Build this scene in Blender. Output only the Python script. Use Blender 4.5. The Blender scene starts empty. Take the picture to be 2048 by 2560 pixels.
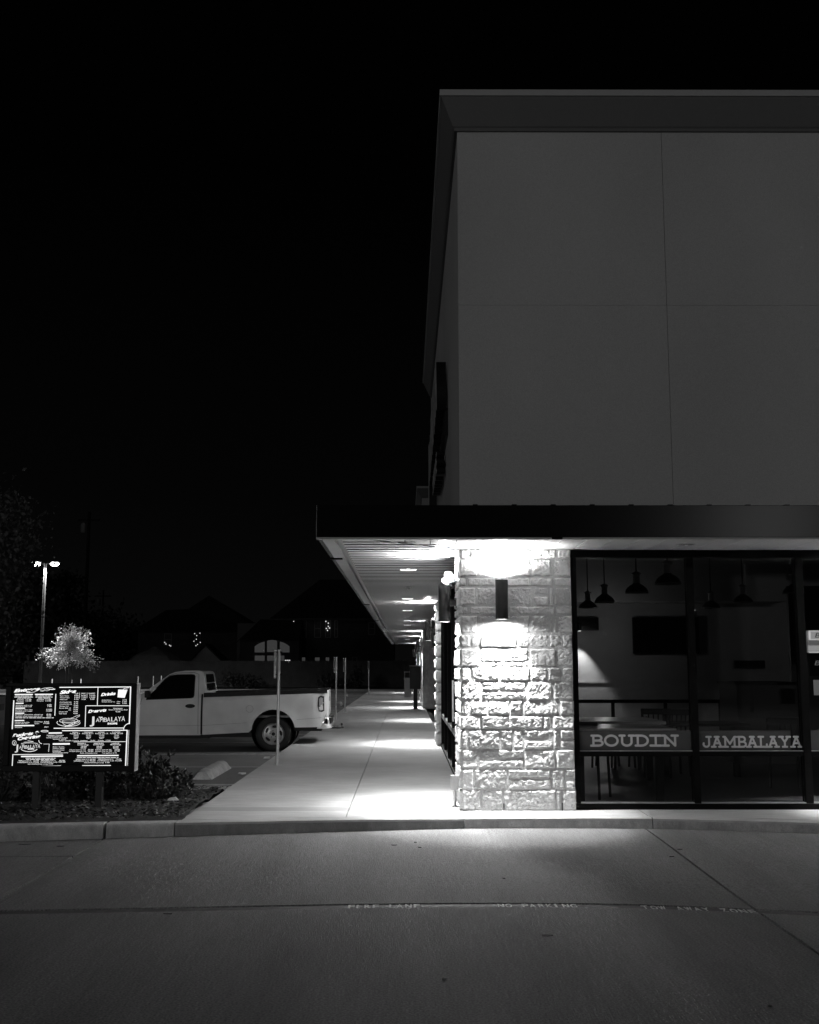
import bpy, bmesh, math, random
import numpy as np
from mathutils import Vector, noise, Matrix
random.seed(7); rng = np.random.default_rng(7)
R = math.radians
scene = bpy.context.scene
C = scene.collection

# ------------------------------------------------------------------ camera
F_PX, PITCH, YAW, CAM_H = 2757.0, math.atan(384/2757.0), math.atan(9/2784.0), 1.7
cd = bpy.data.cameras.new('camera'); cam = bpy.data.objects.new('camera', cd); C.objects.link(cam)
cam.location = (0, 0, CAM_H); cam.rotation_euler = (math.pi/2 + PITCH, 0, -YAW)
cd.sensor_fit = 'VERTICAL'; cd.sensor_height = 36; cd.lens = 36*F_PX/2560
cd.clip_start = .1; cd.clip_end = 2000
scene.camera = cam
# ------------------------------------------------------------------ night sky
w = bpy.data.worlds.new('World'); scene.world = w; w.use_nodes = True
nt = w.node_tree; nt.nodes.clear()
wo = nt.nodes.new('ShaderNodeOutputWorld'); wb = nt.nodes.new('ShaderNodeBackground')
tc = nt.nodes.new('ShaderNodeTexCoord'); sx = nt.nodes.new('ShaderNodeSeparateXYZ'); cr = nt.nodes.new('ShaderNodeValToRGB')
nt.links.new(tc.outputs['Generated'], sx.inputs[0]); nt.links.new(sx.outputs['Z'], cr.inputs[0])
cr.color_ramp.elements[0].position = 0; cr.color_ramp.elements[0].color = (.0026,)*3 + (1,)
cr.color_ramp.elements[1].position = .42; cr.color_ramp.elements[1].color = (.0003,)*3 + (1,)
e = cr.color_ramp.elements.new(.15); e.color = (.0012,)*3 + (1,)
nt.links.new(cr.outputs[0], wb.inputs[0]); wb.inputs[1].default_value = 1.0
nt.links.new(wb.outputs[0], wo.inputs[0])
# faint night-sky directional light
sl = bpy.data.lights.new('moonlight', 'SUN'); so = bpy.data.objects.new('moonlight', sl); C.objects.link(so)
sl.energy = .035; sl.angle = R(14)
d = Vector((.42, .80, -.42)); so.rotation_euler = d.to_track_quat('-Z', 'Y').to_euler()
scene.view_settings.view_transform = 'Standard'; scene.view_settings.look = 'None'
scene.view_settings.exposure = 0; scene.view_settings.gamma = 1
scene.view_settings.use_curve_mapping = False

# ------------------------------------------------------------------ point on a ray through the photograph (full-size pixels)
_c, _s = math.cos(PITCH), math.sin(PITCH)
def _ray(u, v):
    dx, dy = u-1024, v-1280
    x, y, z = dx, F_PX*_c+dy*_s, F_PX*_s-dy*_c
    return x*math.cos(YAW)+y*math.sin(YAW), -x*math.sin(YAW)+y*math.cos(YAW), z
def PY(u, v, Y):
    x, y, z = _ray(u, v); k = Y/y; return Vector((x*k, Y, CAM_H+z*k))
def PZ(u, v, Z):
    x, y, z = _ray(u, v); k = (Z-CAM_H)/z; return Vector((x*k, y*k, Z))

# ------------------------------------------------------------------ materials (all grey: the photograph is black and white)
def mat(name, col, rough=.6, metal=0, var=0, scale=8, stretch=(1, 1, 1), bump=0, bscale=60, spec=.5, coat=0, var2=0, scale2=1.2, speck=0, stretch2=None, sscale=170, orand=0):
    m = bpy.data.materials.new(name); m.use_nodes = True; t = m.node_tree; b = t.nodes['Principled BSDF']
    b.inputs['Base Color'].default_value = (col, col, col, 1); b.inputs['Roughness'].default_value = rough
    b.inputs['Metallic'].default_value = metal; b.inputs['Specular IOR Level'].default_value = spec
    b.inputs['Coat Weight'].default_value = coat
    N = t.nodes.new; L = t.links.new
    if var or bump or var2:
        g = N('ShaderNodeNewGeometry'); mp = N('ShaderNodeMapping'); mp.inputs['Scale'].default_value = stretch
        L(g.outputs['Position'], mp.inputs[0])
    if var or var2:
        n1 = N('ShaderNodeTexNoise'); n1.inputs['Scale'].default_value = scale; n1.inputs['Detail'].default_value = 8; n1.inputs['Roughness'].default_value = .65
        L(mp.outputs[0], n1.inputs[0])
        n2 = N('ShaderNodeTexNoise'); n2.inputs['Scale'].default_value = scale2; n2.inputs['Detail'].default_value = 5
        if stretch2:
            mq = N('ShaderNodeMapping'); mq.inputs['Scale'].default_value = stretch2; L(g.outputs['Position'], mq.inputs[0]); L(mq.outputs[0], n2.inputs[0])
        else: L(g.outputs['Position'], n2.inputs[0])
        r1 = N('ShaderNodeMapRange'); r1.inputs[1].default_value = .25; r1.inputs[2].default_value = .75; r1.inputs[3].default_value = 1-var; r1.inputs[4].default_value = 1+var; L(n1.outputs[0], r1.inputs[0])
        r2 = N('ShaderNodeMapRange'); r2.inputs[1].default_value = .3; r2.inputs[2].default_value = .7; r2.inputs[3].default_value = 1-var2; r2.inputs[4].default_value = 1+var2; L(n2.outputs[0], r2.inputs[0])
        mu = N('ShaderNodeMath'); mu.operation = 'MULTIPLY'; L(r1.outputs[0], mu.inputs[0]); L(r2.outputs[0], mu.inputs[1])
        mc = N('ShaderNodeMath'); mc.operation = 'MULTIPLY'; mc.inputs[1].default_value = col; L(mu.outputs[0], mc.inputs[0])
        last = mc.outputs[0]
        if speck:
            vo = N('ShaderNodeTexNoise'); vo.inputs['Scale'].default_value = sscale; vo.inputs['Detail'].default_value = 2; L(g.outputs['Position'], vo.inputs[0])
            r3 = N('ShaderNodeMapRange'); r3.inputs[1].default_value = .3; r3.inputs[2].default_value = .7; r3.inputs[3].default_value = 1-speck; r3.inputs[4].default_value = 1+speck; L(vo.outputs[0], r3.inputs[0])
            m3 = N('ShaderNodeMath'); m3.operation = 'MULTIPLY'; L(last, m3.inputs[0]); L(r3.outputs[0], m3.inputs[1]); last = m3.outputs[0]
        if orand:
            oi = N('ShaderNodeObjectInfo'); r4 = N('ShaderNodeMapRange'); r4.inputs[3].default_value = 1-orand; r4.inputs[4].default_value = 1+orand*.4; L(oi.outputs['Random'], r4.inputs[0])
            m4 = N('ShaderNodeMath'); m4.operation = 'MULTIPLY'; L(last, m4.inputs[0]); L(r4.outputs[0], m4.inputs[1]); last = m4.outputs[0]
        L(last, b.inputs['Base Color'])
    if bump:
        n3 = N('ShaderNodeTexNoise'); n3.inputs['Scale'].default_value = bscale; n3.inputs['Detail'].default_value = 6; L(mp.outputs[0], n3.inputs[0])
        bp = N('ShaderNodeBump'); bp.inputs['Strength'].default_value = bump; bp.inputs['Distance'].default_value = .01
        L(n3.outputs[0], bp.inputs['Height']); L(bp.outputs[0], b.inputs['Normal'])
    return m
def emit(name, s, col=1.0):
    m = bpy.data.materials.new(name); m.use_nodes = True; t = m.node_tree; b = t.nodes['Principled BSDF']
    b.inputs['Base Color'].default_value = (.02, .02, .02, 1); b.inputs['Emission Color'].default_value = (col, col, col, 1)
    b.inputs['Emission Strength'].default_value = s; return m
def glassy(name, tint=.9, refl=.06, blend=.25, film=0, rough=0.0):
    m = bpy.data.materials.new(name); m.use_nodes = True; t = m.node_tree; t.nodes.clear()
    N = t.nodes.new; L = t.links.new
    o = N('ShaderNodeOutputMaterial'); tr = N('ShaderNodeBsdfTransparent'); tr.inputs[0].default_value = (tint,)*3+(1,)
    gl = N('ShaderNodeBsdfGlossy'); gl.inputs['Roughness'].default_value = rough; gl.inputs[0].default_value = (1, 1, 1, 1)
    fr = N('ShaderNodeFresnel'); fr.inputs[0].default_value = 1.45
    mx = N('ShaderNodeMixShader'); L(fr.outputs[0], mx.inputs[0]); L(tr.outputs[0], mx.inputs[1]); L(gl.outputs[0], mx.inputs[2])
    if film:
        df = N('ShaderNodeBsdfDiffuse'); df.inputs[0].default_value = (film, film, film, 1)
        m2 = N('ShaderNodeMixShader'); m2.inputs[0].default_value = .75; L(mx.outputs[0], m2.inputs[1]); L(df.outputs[0], m2.inputs[2]); L(m2.outputs[0], o.inputs[0])
    else: L(mx.outputs[0], o.inputs[0])
    return m
M = dict(
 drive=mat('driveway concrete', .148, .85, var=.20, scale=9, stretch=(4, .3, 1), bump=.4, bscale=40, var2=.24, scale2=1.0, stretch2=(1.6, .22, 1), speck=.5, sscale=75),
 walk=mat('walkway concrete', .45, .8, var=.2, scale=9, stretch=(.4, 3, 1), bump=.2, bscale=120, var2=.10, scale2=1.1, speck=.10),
 kerb=mat('kerb concrete', .42, .85, var=.3, scale=14, stretch=(1, 1, .6), bump=.4, bscale=60, var2=.2, scale2=3, speck=.2),
 kerbred=mat('painted kerb face', .24, .8, var=.25, scale=14, stretch=(1, 1, .4), bump=.4, bscale=60, var2=.25, scale2=3, speck=.2),
 joint=mat('dark joint', .05, .9, var=.3, scale=30),
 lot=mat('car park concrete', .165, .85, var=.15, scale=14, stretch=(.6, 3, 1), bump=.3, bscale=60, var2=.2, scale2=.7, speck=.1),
 stripe=mat('faded red paint', .04, .7, var=.35, scale=40, stretch=(1, 1, 1), var2=.35, scale2=5),
 white_paint=mat('worn white paint', .6, .7, var=.55, scale=50, var2=.3, scale2=8),
 line=mat('parking line paint', .42, .7, var=.3, scale=20),
 soil=mat('soil', .03, .95, var=.4, scale=6, bump=.6, bscale=20),
 mulch=mat('bark mulch', .035, .9, var=.6, scale=40),
 chip=mat('pale bark chips', .22, .8, var=.5, scale=60),
 stone=mat('limestone', .62, .9, var=.13, scale=30, bump=.5, bscale=70, var2=.16, scale2=3, speck=.16, orand=.28),
 mortar=mat('mortar', .40, .95, var=.15, scale=50, bump=.6, bscale=150),
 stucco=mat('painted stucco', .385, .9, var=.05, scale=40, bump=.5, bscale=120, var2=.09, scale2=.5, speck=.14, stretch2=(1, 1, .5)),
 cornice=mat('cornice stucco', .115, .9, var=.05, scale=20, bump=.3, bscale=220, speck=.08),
 coping=mat('metal coping', .34, .5, var=.05, scale=9),
 fascia=mat('black metal fascia', .006, .24, var=.2, scale=3, spec=.11),
 soffit=mat('white metal soffit', .78, .24, var=.03, scale=5, spec=.8),
 flange=mat('grey metal flange', .26, .5, var=.1, scale=4),
 frame=mat('black aluminium frame', .0035, .5, spec=.08),
 lampblack=mat('black lamp housing', .008, .5, spec=.15),
 steel=mat('galvanised steel', .6, .35, metal=.55, var=.12, scale=60, stretch=(1, 1, .2)),
 chrome=mat('chrome', .75, .12, metal=1, var=.1, scale=12),
 paint=mat('white car paint', .8, .33, var=.04, scale=6, coat=.6, var2=.07, scale2=2.5),
 rubber=mat('tyre rubber', .018, .75, var=.2, scale=40, bump=.3, bscale=120),
 plastic=mat('black plastic', .012, .5, spec=.3),
 dark=mat('dark metal', .02, .6), grey=mat('grey enamel', .3, .5), white=mat('white plastic', .7, .4),
 alu=mat('alloy wheel', .5, .35, metal=.6, var=.1, scale=20),
 wood=mat('weathered timber', .055, .9, var=.35, scale=14, stretch=(6, 6, .3), var2=.25, scale2=1.5),
 leaf=mat('leaves', .085, .6, var=.4, scale=3), leaf2=mat('pale leaves', .36, .55, var=.35, scale=6), leafd=mat('dark leaves', .028, .6, var=.4, scale=3),
 bark=mat('bark', .06, .9, var=.4, scale=20, stretch=(1, 1, .2)),
 brick=mat('far brickwork', .04, .9, var=.25, scale=9, stretch=(1, 1, 3), var2=.2),
 roof=mat('shingle roof', .012, .9, var=.3, scale=6), trim=mat('window trim', .16, .6), sidec=mat('pale siding', .12, .8, var=.15, scale=4, stretch=(.3, .3, 6)),
 cloth=mat('canvas', .10, .9, var=.15, scale=3),
 inwall=mat('interior wall', .38, .8, var=.06, scale=5, var2=.08), inwall2=mat('interior lower wall', .38, .7, var=.1, scale=5), infloor=mat('interior floor', .12, .35, var=.2, scale=5), inceil=mat('interior ceiling', .06, .9),
 table=mat('table top', .8, .25, var=.1, scale=4, stretch=(.3, 3, 1)), darkwood=mat('dark wood', .02, .5), screen=mat('screen glass', .008, .15),
 walk_dark=mat('darker band in the concrete', .33, .8, var=.12, scale=16, stretch=(.5, 4, 1), var2=.1, scale2=2),
 glass=glassy('window glass', .82), film=glassy('frosted film', .5, film=.11), autoglass=mat('car glass', .006, .06, spec=.8),
 print=emit('backlit lettering', 1.05), print2=emit('backlit logo', .75), vinyl=mat('white vinyl lettering', .62, .6),
 lens=emit('lit lamp lens', 9), lens2=emit('lit downlight lens', 3.0), litwin=emit('lit window blind', .036), bulb=emit('small bulb', .8), lampface=emit('lot lamp lens', 35), dimsign=emit('backlit interior sign', .38), dimsign2=emit('dim backlit panel', .13),
 pend=mat('pendant shade metal', .11, .35, metal=.3), rim=mat('pendant shade inside', .4, .5), sign=mat('black sign letters', .008, .3),
)

# ------------------------------------------------------------------ object helpers
ORG = {}
def tag(o, label=None, cat=None, group=None, kind=None):
    if label: o['label'] = label
    if cat: o['category'] = cat
    if group: o['group'] = group
    if kind: o['kind'] = kind
    return o
def thing(name, label, cat, loc=(0, 0, 0), group=None, rz=0, local=False):
    o = bpy.data.objects.new(name, None); o.empty_display_size = .2; C.objects.link(o); o.location = loc; o.rotation_euler = (0, 0, rz)
    ORG[o] = Vector((0, 0, 0)) if local else Vector(loc)
    return tag(o, label, cat, group)
class MB:
    def __init__(s): s.v = []; s.f = []
    def add(s, vs, fs):
        n = len(s.v); s.v += [tuple(a) for a in vs]; s.f += [tuple(i+n for i in f) for f in fs]; return s
    def box(s, x0, x1, y0, y1, z0, z1):
        return s.add([(x0,y0,z0),(x1,y0,z0),(x1,y1,z0),(x0,y1,z0),(x0,y0,z1),(x1,y0,z1),(x1,y1,z1),(x0,y1,z1)],
                     [(0,3,2,1),(4,5,6,7),(0,1,5,4),(1,2,6,5),(2,3,7,6),(3,0,4,7)])
    def prism(s, pts, axis, a, b):
        """pts: 2-D outline, extruded along axis from a to b"""
        n = len(pts)
        def q(p, t): return {'x': (t, p[0], p[1]), 'y': (p[0], t, p[1]), 'z': (p[0], p[1], t)}[axis]
        vs = [q(p, a) for p in pts]+[q(p, b) for p in pts]
        return s.add(vs, [tuple(range(n))[::-1], tuple(range(n, 2*n))]+[(i, (i+1) % n, n+(i+1) % n, n+i) for i in range(n)])
    def tube(s, p0, p1, r0, r1=None, n=12, caps=True):
        r1 = r0 if r1 is None else r1; p0 = Vector(p0); p1 = Vector(p1); d = (p1-p0).normalized()
        a = d.orthogonal().normalized(); b = d.cross(a); vs = []
        for p, r in ((p0, r0), (p1, r1)):
            for i in range(n):
                t = 2*math.pi*i/n; vs.append(p+a*r*math.cos(t)+b*r*math.sin(t))
        fs = [(i, (i+1) % n, n+(i+1) % n, n+i) for i in range(n)]
        if caps: fs += [tuple(range(n))[::-1], tuple(range(n, 2*n))]
        return s.add(vs, fs)
    def lathe(s, prof, c=(0, 0, 0), n=24, axis='z', caps=False):
        vs = []; c = Vector(c)
        for r, h in prof:
            for i in range(n):
                t = 2*math.pi*i/n; x, y = r*math.cos(t), r*math.sin(t)
                vs.append(c+Vector({'z': (x, y, h), 'y': (x, h, y), 'x': (h, x, y)}[axis]))
        fs = [(k*n+i, k*n+(i+1) % n, (k+1)*n+(i+1) % n, (k+1)*n+i) for k in range(len(prof)-1) for i in range(n)]
        if caps: fs += [tuple(range(n)), tuple(range((len(prof)-1)*n, len(prof)*n))]
        return s.add(vs, fs)
    def build(s, name, m, parent=None, smooth=False, angle=35, bevel=0, seg=2):
        me = bpy.data.meshes.new(name)
        if parent is not None:
            o0 = ORG.get(parent, Vector((0, 0, 0)))
            vs = [(a[0]-o0.x, a[1]-o0.y, a[2]-o0.z) for a in s.v]
        else: vs = s.v
        me.from_pydata(vs, [], s.f); me.update()
        bm = bmesh.new(); bm.from_mesh(me); bmesh.ops.recalc_face_normals(bm, faces=bm.faces)
        if bevel: bmesh.ops.bevel(bm, geom=[e for e in bm.edges if e.is_manifold and e.calc_face_angle(0) > .5], offset=bevel, segments=seg, profile=.6, affect='EDGES', clamp_overlap=True)
        bm.to_mesh(me); bm.free()
        if smooth:
            me.polygons.foreach_set('use_smooth', [True]*len(me.polygons)); me.set_sharp_from_angle(angle=R(angle))
        me.materials.append(m if not isinstance(m, str) else M[m])
        o = bpy.data.objects.new(name, me); C.objects.link(o)
        if parent is not None: o.parent = parent; ORG[o] = ORG.get(parent, Vector((0, 0, 0)))
        return o
def box(name, m, parent, *a, bevel=0, **k): return MB().box(*a).build(name, m, parent, bevel=bevel, **k)
def copy_tree(o, parent=None):
    c = o.copy(); C.objects.link(c)
    if parent: c.parent = parent
    for ch in list(o.children): copy_tree(ch, c)
    return c
def lightobj(name, kind, loc, aim, W, parent, size=80, blend=.5, r=.03):
    l = bpy.data.lights.new(name, kind); l.energy = W
    if kind == 'SPOT': l.spot_size = R(size); l.spot_blend = blend
    l.shadow_soft_size = r
    o = bpy.data.objects.new(name, l); C.objects.link(o)
    o.location = Vector(loc)-ORG.get(parent, Vector((0, 0, 0))); o.rotation_euler = Vector(aim).to_track_quat('-Z', 'Y').to_euler()
    o.parent = parent; return o
def text_mesh(name, body, p, h, m, parent, width=None, shear=0, rot=0, offset=0, face='y-', align='LEFT', ext=0.002):
    """flat lettering; face 'y-' stands upright facing the camera side, 'up' lies on the ground, 'x-' faces the left"""
    cu = bpy.data.curves.new(name, 'FONT'); cu.body = body; cu.size = h/.7; cu.shear = shear; cu.offset = offset; cu.extrude = ext; cu.align_x = align
    t = bpy.data.objects.new(name, cu); C.objects.link(t); bpy.context.view_layer.update()
    me = bpy.data.meshes.new_from_object(t.evaluated_get(bpy.context.evaluated_depsgraph_get())); bpy.data.objects.remove(t); bpy.data.curves.remove(cu)
    if width and len(me.vertices):
        xs = [v.co.x for v in me.vertices]; k = width/max(1e-6, max(xs)-min(xs)); me.transform(Matrix.Diagonal((k, 1, 1, 1)))
    o = bpy.data.objects.new(name, me); C.objects.link(o); me.materials.clear(); me.materials.append(M[m])
    base = {'y-': Matrix.Rotation(math.pi/2, 4, 'X'), 'up': Matrix.Identity(4), 'x-': Matrix.Rotation(-math.pi/2, 4, 'Z') @ Matrix.Rotation(math.pi/2, 4, 'X')}[face]
    me.transform(base @ Matrix.Rotation(rot, 4, 'Z'))
    pp = Vector(p)-(ORG.get(parent, Vector((0, 0, 0))) if parent is not None else Vector((0, 0, 0)))
    me.transform(Matrix.Translation(pp))
    if parent is not None: o.parent = parent
    return o
# slab-serif letters drawn as strokes on a 1-high grid: (polyline points) ; round ends
def arc(cx, cy, rx, ry, a0, a1, n=14): return [(cx+rx*math.cos(R(a0+(a1-a0)*i/n)), cy+ry*math.sin(R(a0+(a1-a0)*i/n))) for i in range(n+1)]
GL = {
 'B': (.86, [[(.12, 0), (.12+.08, 0), (.5, 0)]+arc(.52, .25, .27, .25, -90, 90)+[(.2, .5)], [(.5, .5)]+arc(.48, .75, .24, .25, -90, 90)+[(.08, 1)], [(.2, 0), (.2, 1)], [(.05, 0), (.3, 0)]]),
 'O': (.98, [arc(.49, .5, .40, .5, 0, 360, 28)]),
 'U': (1.0, [[(.2, 1), (.2, .38)]+arc(.5, .36, .3, .36, 180, 360)+[(.8, 1)], [(.04, 1), (.36, 1)], [(.64, 1), (.96, 1)]]),
 'D': (.95, [[(.06, 0), (.42, 0)]+arc(.42, .5, .42, .5, -90, 90)+[(.06, 1)], [(.2, 0), (.2, 1)]]),
 'I': (.8, [[(.4, 0), (.4, 1)], [(.06, 0), (.74, 0)], [(.06, 1), (.74, 1)]]),
 'N': (1.08, [[(.2, 0), (.2, 1), (.84, 0), (.84, 1)], [(.04, 0), (.42, 0)], [(.62, 1), (1.02, 1)], [(.04, 1), (.2, 1)]]),
 'J': (.78, [[(.58, 1), (.58, .3)]+arc(.33, .28, .25, .28, 0, -180)+[(.1, .36)], [(.34, 1), (.74, 1)]]),
 'A': (1.02, [[(.18, 0), (.5, 1), (.84, 0)], [(.28, .36), (.74, .36)], [(.02, 0), (.36, 0)], [(.66, 0), (1.0, 0)], [(.3, 1), (.66, 1)]]),
 'M': (1.22, [[(.2, 0), (.2, 1), (.61, .3), (1.02, 1), (1.02, 0)], [(.02, 0), (.42, 0)], [(.8, 0), (1.2, 0)], [(.04, 1), (.2, 1)], [(1.02, 1), (1.18, 1)]]),
 'L': (.82, [[(.24, 1), (.24, 0)], [(.04, 1), (.46, 1)], [(.04, 0), (.76, 0), (.76, .24)]]),
 'Y': (1.02, [[(.2, 1), (.51, .48), (.82, 1)], [(.51, .48), (.51, 0)], [(.02, 1), (.38, 1)], [(.66, 1), (1.0, 1)], [(.32, 0), (.7, 0)]]),
}
def stroke_poly(mb, pts, wdt, to3, k):
    """one flat ribbon per segment with round joints; each piece 0.2 mm above the one before so no two share a plane"""
    r = wdt/2
    for i in range(len(pts)-1):
        a = Vector(pts[i]); b = Vector(pts[i+1]); d = b-a
        if d.length < 1e-6: continue
        d.normalize(); n = Vector((-d.y, d.x))*r
        ring = [a+n]; th = math.atan2(n.y, n.x)
        for j in range(1, 5): t = th+math.pi*j/5; ring.append(a+Vector((math.cos(t), math.sin(t)))*r)
        ring += [a-n, b-n]; th2 = math.atan2(-n.y, -n.x)
        for j in range(1, 5): t = th2+math.pi*j/5; ring.append(b+Vector((math.cos(t), math.sin(t)))*r)
        ring.append(b+n)
        k[0] += 1; e = .00012*(k[0] % 40)
        mb.add([to3(p.x, p.y, e) for p in ring], [tuple(range(len(ring)))])
def slab_text(body, u0, u1, v0, v1, Y, wd, m, parent, name='letter', arch=None, y_off=0):
    """letters side by side filling the box given by two corners on the plane at depth Y"""
    a = PY(u0, v1, Y); b = PY(u1, v0, Y); W = b.x-a.x; H = b.z-a.z
    tot = sum(GL[c][0] for c in body); sxx = W/tot; x = 0
    for c in body:
        mb = MB(); k = [0]
        dz = arch((x+GL[c][0]/2)/tot) if arch else 0
        for st in GL[c][1]:
            stroke_poly(mb, [((x+p[0])*sxx, p[1]*H) for p in st], wd, lambda X, Z, e: (a.x+X, Y-e, a.z+Z+dz), k)
        mb.build(name, m, parent); x += GL[c][0]

# ================================================================== ground, driveway, kerb, walkway
def struct(name, bm, m): return tag(bm.build(name, m), kind='structure')
g = MB().add([(-600, -60, -.12), (600, -60, -.12), (600, 900, -.12), (-600, 900, -.12)], [(0, 1, 2, 3)]); struct('ground', g, 'soil')
KX = [-14, -8, -5.6, -3.96, -2.98, -2.3, -1.4, -.6, .6, 1.6, 2.5, 3.3, 4.13, 5.2, 7, 12]
KY = [9.3, 10.3, 10.83, 11.09, 11.24, 11.35, 11.47, 11.57, 11.64, 11.68, 11.66, 11.52, 11.32, 11.05, 10.6, 9.6]
def kerb_y(x): return float(np.mean(np.interp([x-.3, x-.15, x, x+.15, x+.3], KX, KY)))
def base_z(x): return float(np.interp(x, [-8, -3.97, -2.3, -.6, .6, 2.5, 4.1], [0, 0, .012, .028, .046, .04, .04]))
def groove_y(x): return float(np.mean(np.interp([x-.4, x, x+.4], [-14, -8, -2.83, -1.73, -.4, .73, 1.73, 2.85, 6, 12], [7.2, 7.55, 8.0, 8.08, 8.2, 8.24, 8.19, 7.93, 7.2, 6.2])))
def drive_z(x, y):
    gy = groove_y(x); ky = kerb_y(x); t = min(1, max(0, (y-gy)/(ky-gy)))
    return base_z(x)*t*t*(3-2*t)
def sheet(name, m, parent, fx0, fx1, fy0, fy1, nx, ny, zf, drop=.05):
    """a slab: top surface follows zf, sides go down by drop, arrises eased"""
    mb = MB(); vs = []
    for j in range(ny+1):
        for i in range(nx+1):
            s = i/nx; t = j/ny
            x = fx0(t)*(1-s)+fx1(t)*s; y = fy0(x)*(1-t)+fy1(x)*t
            vs.append((x, y, zf(x, y)))
    fs = [(j*(nx+1)+i, j*(nx+1)+i+1, (j+1)*(nx+1)+i+1, (j+1)*(nx+1)+i) for j in range(ny) for i in range(nx)]
    rim = [i for i in range(nx+1)]+[(j+1)*(nx+1)-1 for j in range(1, ny+1)]+[ny*(nx+1)+i for i in range(nx-1, -1, -1)]+[j*(nx+1) for j in range(ny-1, 0, -1)]
    n = len(vs); vs += [(vs[i][0], vs[i][1], vs[i][2]-drop) for i in rim]
    fs += [(rim[k], n+k, n+(k+1) % len(rim), rim[(k+1) % len(rim)]) for k in range(len(rim))]
    mb.add(vs, fs); return mb.build(name, m, parent, smooth=True)
drive = MB().add([(-60, -25, -.07), (60, -25, -.07), (60, 11.0, -.07), (-60, 11.0, -.07)], [(0, 1, 2, 3)])
drive = struct('driveway', drive, 'joint'); ORG[drive] = Vector((0, 0, 0))
gap = .012
jl = lambda y: -2.98+0*y; jr = lambda t, a=0: 0
def near(x): return -20.0
X_cuts = [(-14, -2.98-gap), (-2.98+gap, 2.46-gap), (2.46+gap, 12)]
for i, (a, b) in enumerate(X_cuts):
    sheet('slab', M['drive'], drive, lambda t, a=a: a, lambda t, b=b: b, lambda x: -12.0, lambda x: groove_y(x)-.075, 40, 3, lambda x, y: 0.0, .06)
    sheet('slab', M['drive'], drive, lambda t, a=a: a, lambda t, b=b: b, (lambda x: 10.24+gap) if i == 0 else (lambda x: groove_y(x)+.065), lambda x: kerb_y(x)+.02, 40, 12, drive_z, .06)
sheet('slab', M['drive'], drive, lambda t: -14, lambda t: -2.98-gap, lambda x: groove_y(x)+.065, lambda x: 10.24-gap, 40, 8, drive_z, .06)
# valley with the painted fire-lane stripe: slightly dished strip
sheet('painted_stripe', M['stripe'], drive, lambda t: -14, lambda t: 12, lambda x: groove_y(x)-.073, lambda x: groove_y(x)+.045, 120, 2, lambda x, y: -.006, .03)
def ground_text(body, u0, u1, v):
    p = PZ(u0, v, 0); q = PZ(u1, v, 0)
    x = p.x; n = len(body); cw = (q.x-p.x)/n
    for k, ch in enumerate(body):
        if ch == ' ': continue
        xx = x+k*cw; yy = groove_y(xx+cw/2)
        text_mesh('painted_letter', ch, (xx, yy-.066, -.0045), .115, 'white_paint', drive, width=(.016 if ch == 'I' else cw*.8), face='up', ext=.0008, offset=.004)
ground_text('FIRE LANE', 868, 1053, 2266); ground_text('NO PARKING', 1243, 1445, 2262); ground_text('TOW AWAY ZONE', 1608, 1882, 2270)
# cracks and small debris on the driveway
LEAFLAB = ['dark scrap at the kerb foot near the left edge', 'dark scrap below the kerb, leftmost of three in front of the walkway', 'dark scrap below the kerb, middle of three in front of the walkway', 'dark thin scrap at the bottom centre of the driveway', 'dark scrap near the bottom right corner', 'dark scrap beside the slanting joint below the right-hand windows',
 'long dark smear just below the painted stripe at left', 'dark scrap touching the slanting joint, lower of two', 'long thin dark mark below the words NO PARKING', 'tiny dark speck in the bright pool under the pillar', 'dark scrap near the left joint just off the kerb', 'dark scrap right of the three in front of the walkway']
for k, (u, v, l) in enumerate([(60, 2113, .28), (985, 2122, .1), (1050, 2128, .06), (1110, 2450, .05), (1925, 2518, .04), (1700, 2133, .12), (420, 2286, .12), (1680, 2150, .08), (1370, 2340, .14), (1260, 2200, .05), (150, 2118, .12), (1040, 2116, .05)]):
    p = PZ(u, v, 0); z = drive_z(p.x, p.y)+.004
    mb = MB(); pts = [(p.x+math.cos(a)*l*.35*random.uniform(.5, 1), p.y+math.sin(a)*.016*random.uniform(.4, 1)) for a in np.linspace(0, 2*math.pi, 9)[:-1]]
    mb.prism(pts, 'z', z, z+.004)
    tag(mb.build('dead_leaf', 'soil'), LEAFLAB[k], 'leaf', 'scraps blown over the driveway')

# kerb: segments between joints, rounded nose
kerb = thing('kerb', None, None); kerb['kind'] = 'structure'; ORG[kerb] = Vector((0, 0, 0))
def kerb_seg(xa, xb, m, w=.16, face=None, nose=.03):
    n = max(2, int((xb-xa)/.15)); mb = MB(); vs = []
    prof = [(0, None), (.004, .15-nose), (nose*.3, .15-nose*.3), (nose, .15), (w, .15), (w, .02)]
    for i in range(n+1):
        x = xa+(xb-xa)*i/n; ky = kerb_y(x)
        for (dy, z) in prof: vs.append((x+0, ky+dy, drive_z(x, ky)-.03 if z is None else z+.002*noise.noise(Vector((x*3, dy*9, 0)))))
    q = len(prof); fs = [(i*q+k, (i+1)*q+k, (i+1)*q+k+1, i*q+k+1) for i in range(n) for k in range(q-1)]
    fs += [tuple(range(q)), tuple(range(n*q, (n+1)*q))]
    o = mb.add(vs, fs).build('kerb_segment', m, kerb, smooth=True, angle=50)
    if face:
        o.data.materials.append(M[face])
        for p in o.data.polygons:
            zz = [o.data.vertices[i].co.z for i in p.vertices]
            if max(zz) < .15-nose*.5+.004 and p.normal.y < -.5: p.material_index = 1
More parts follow.
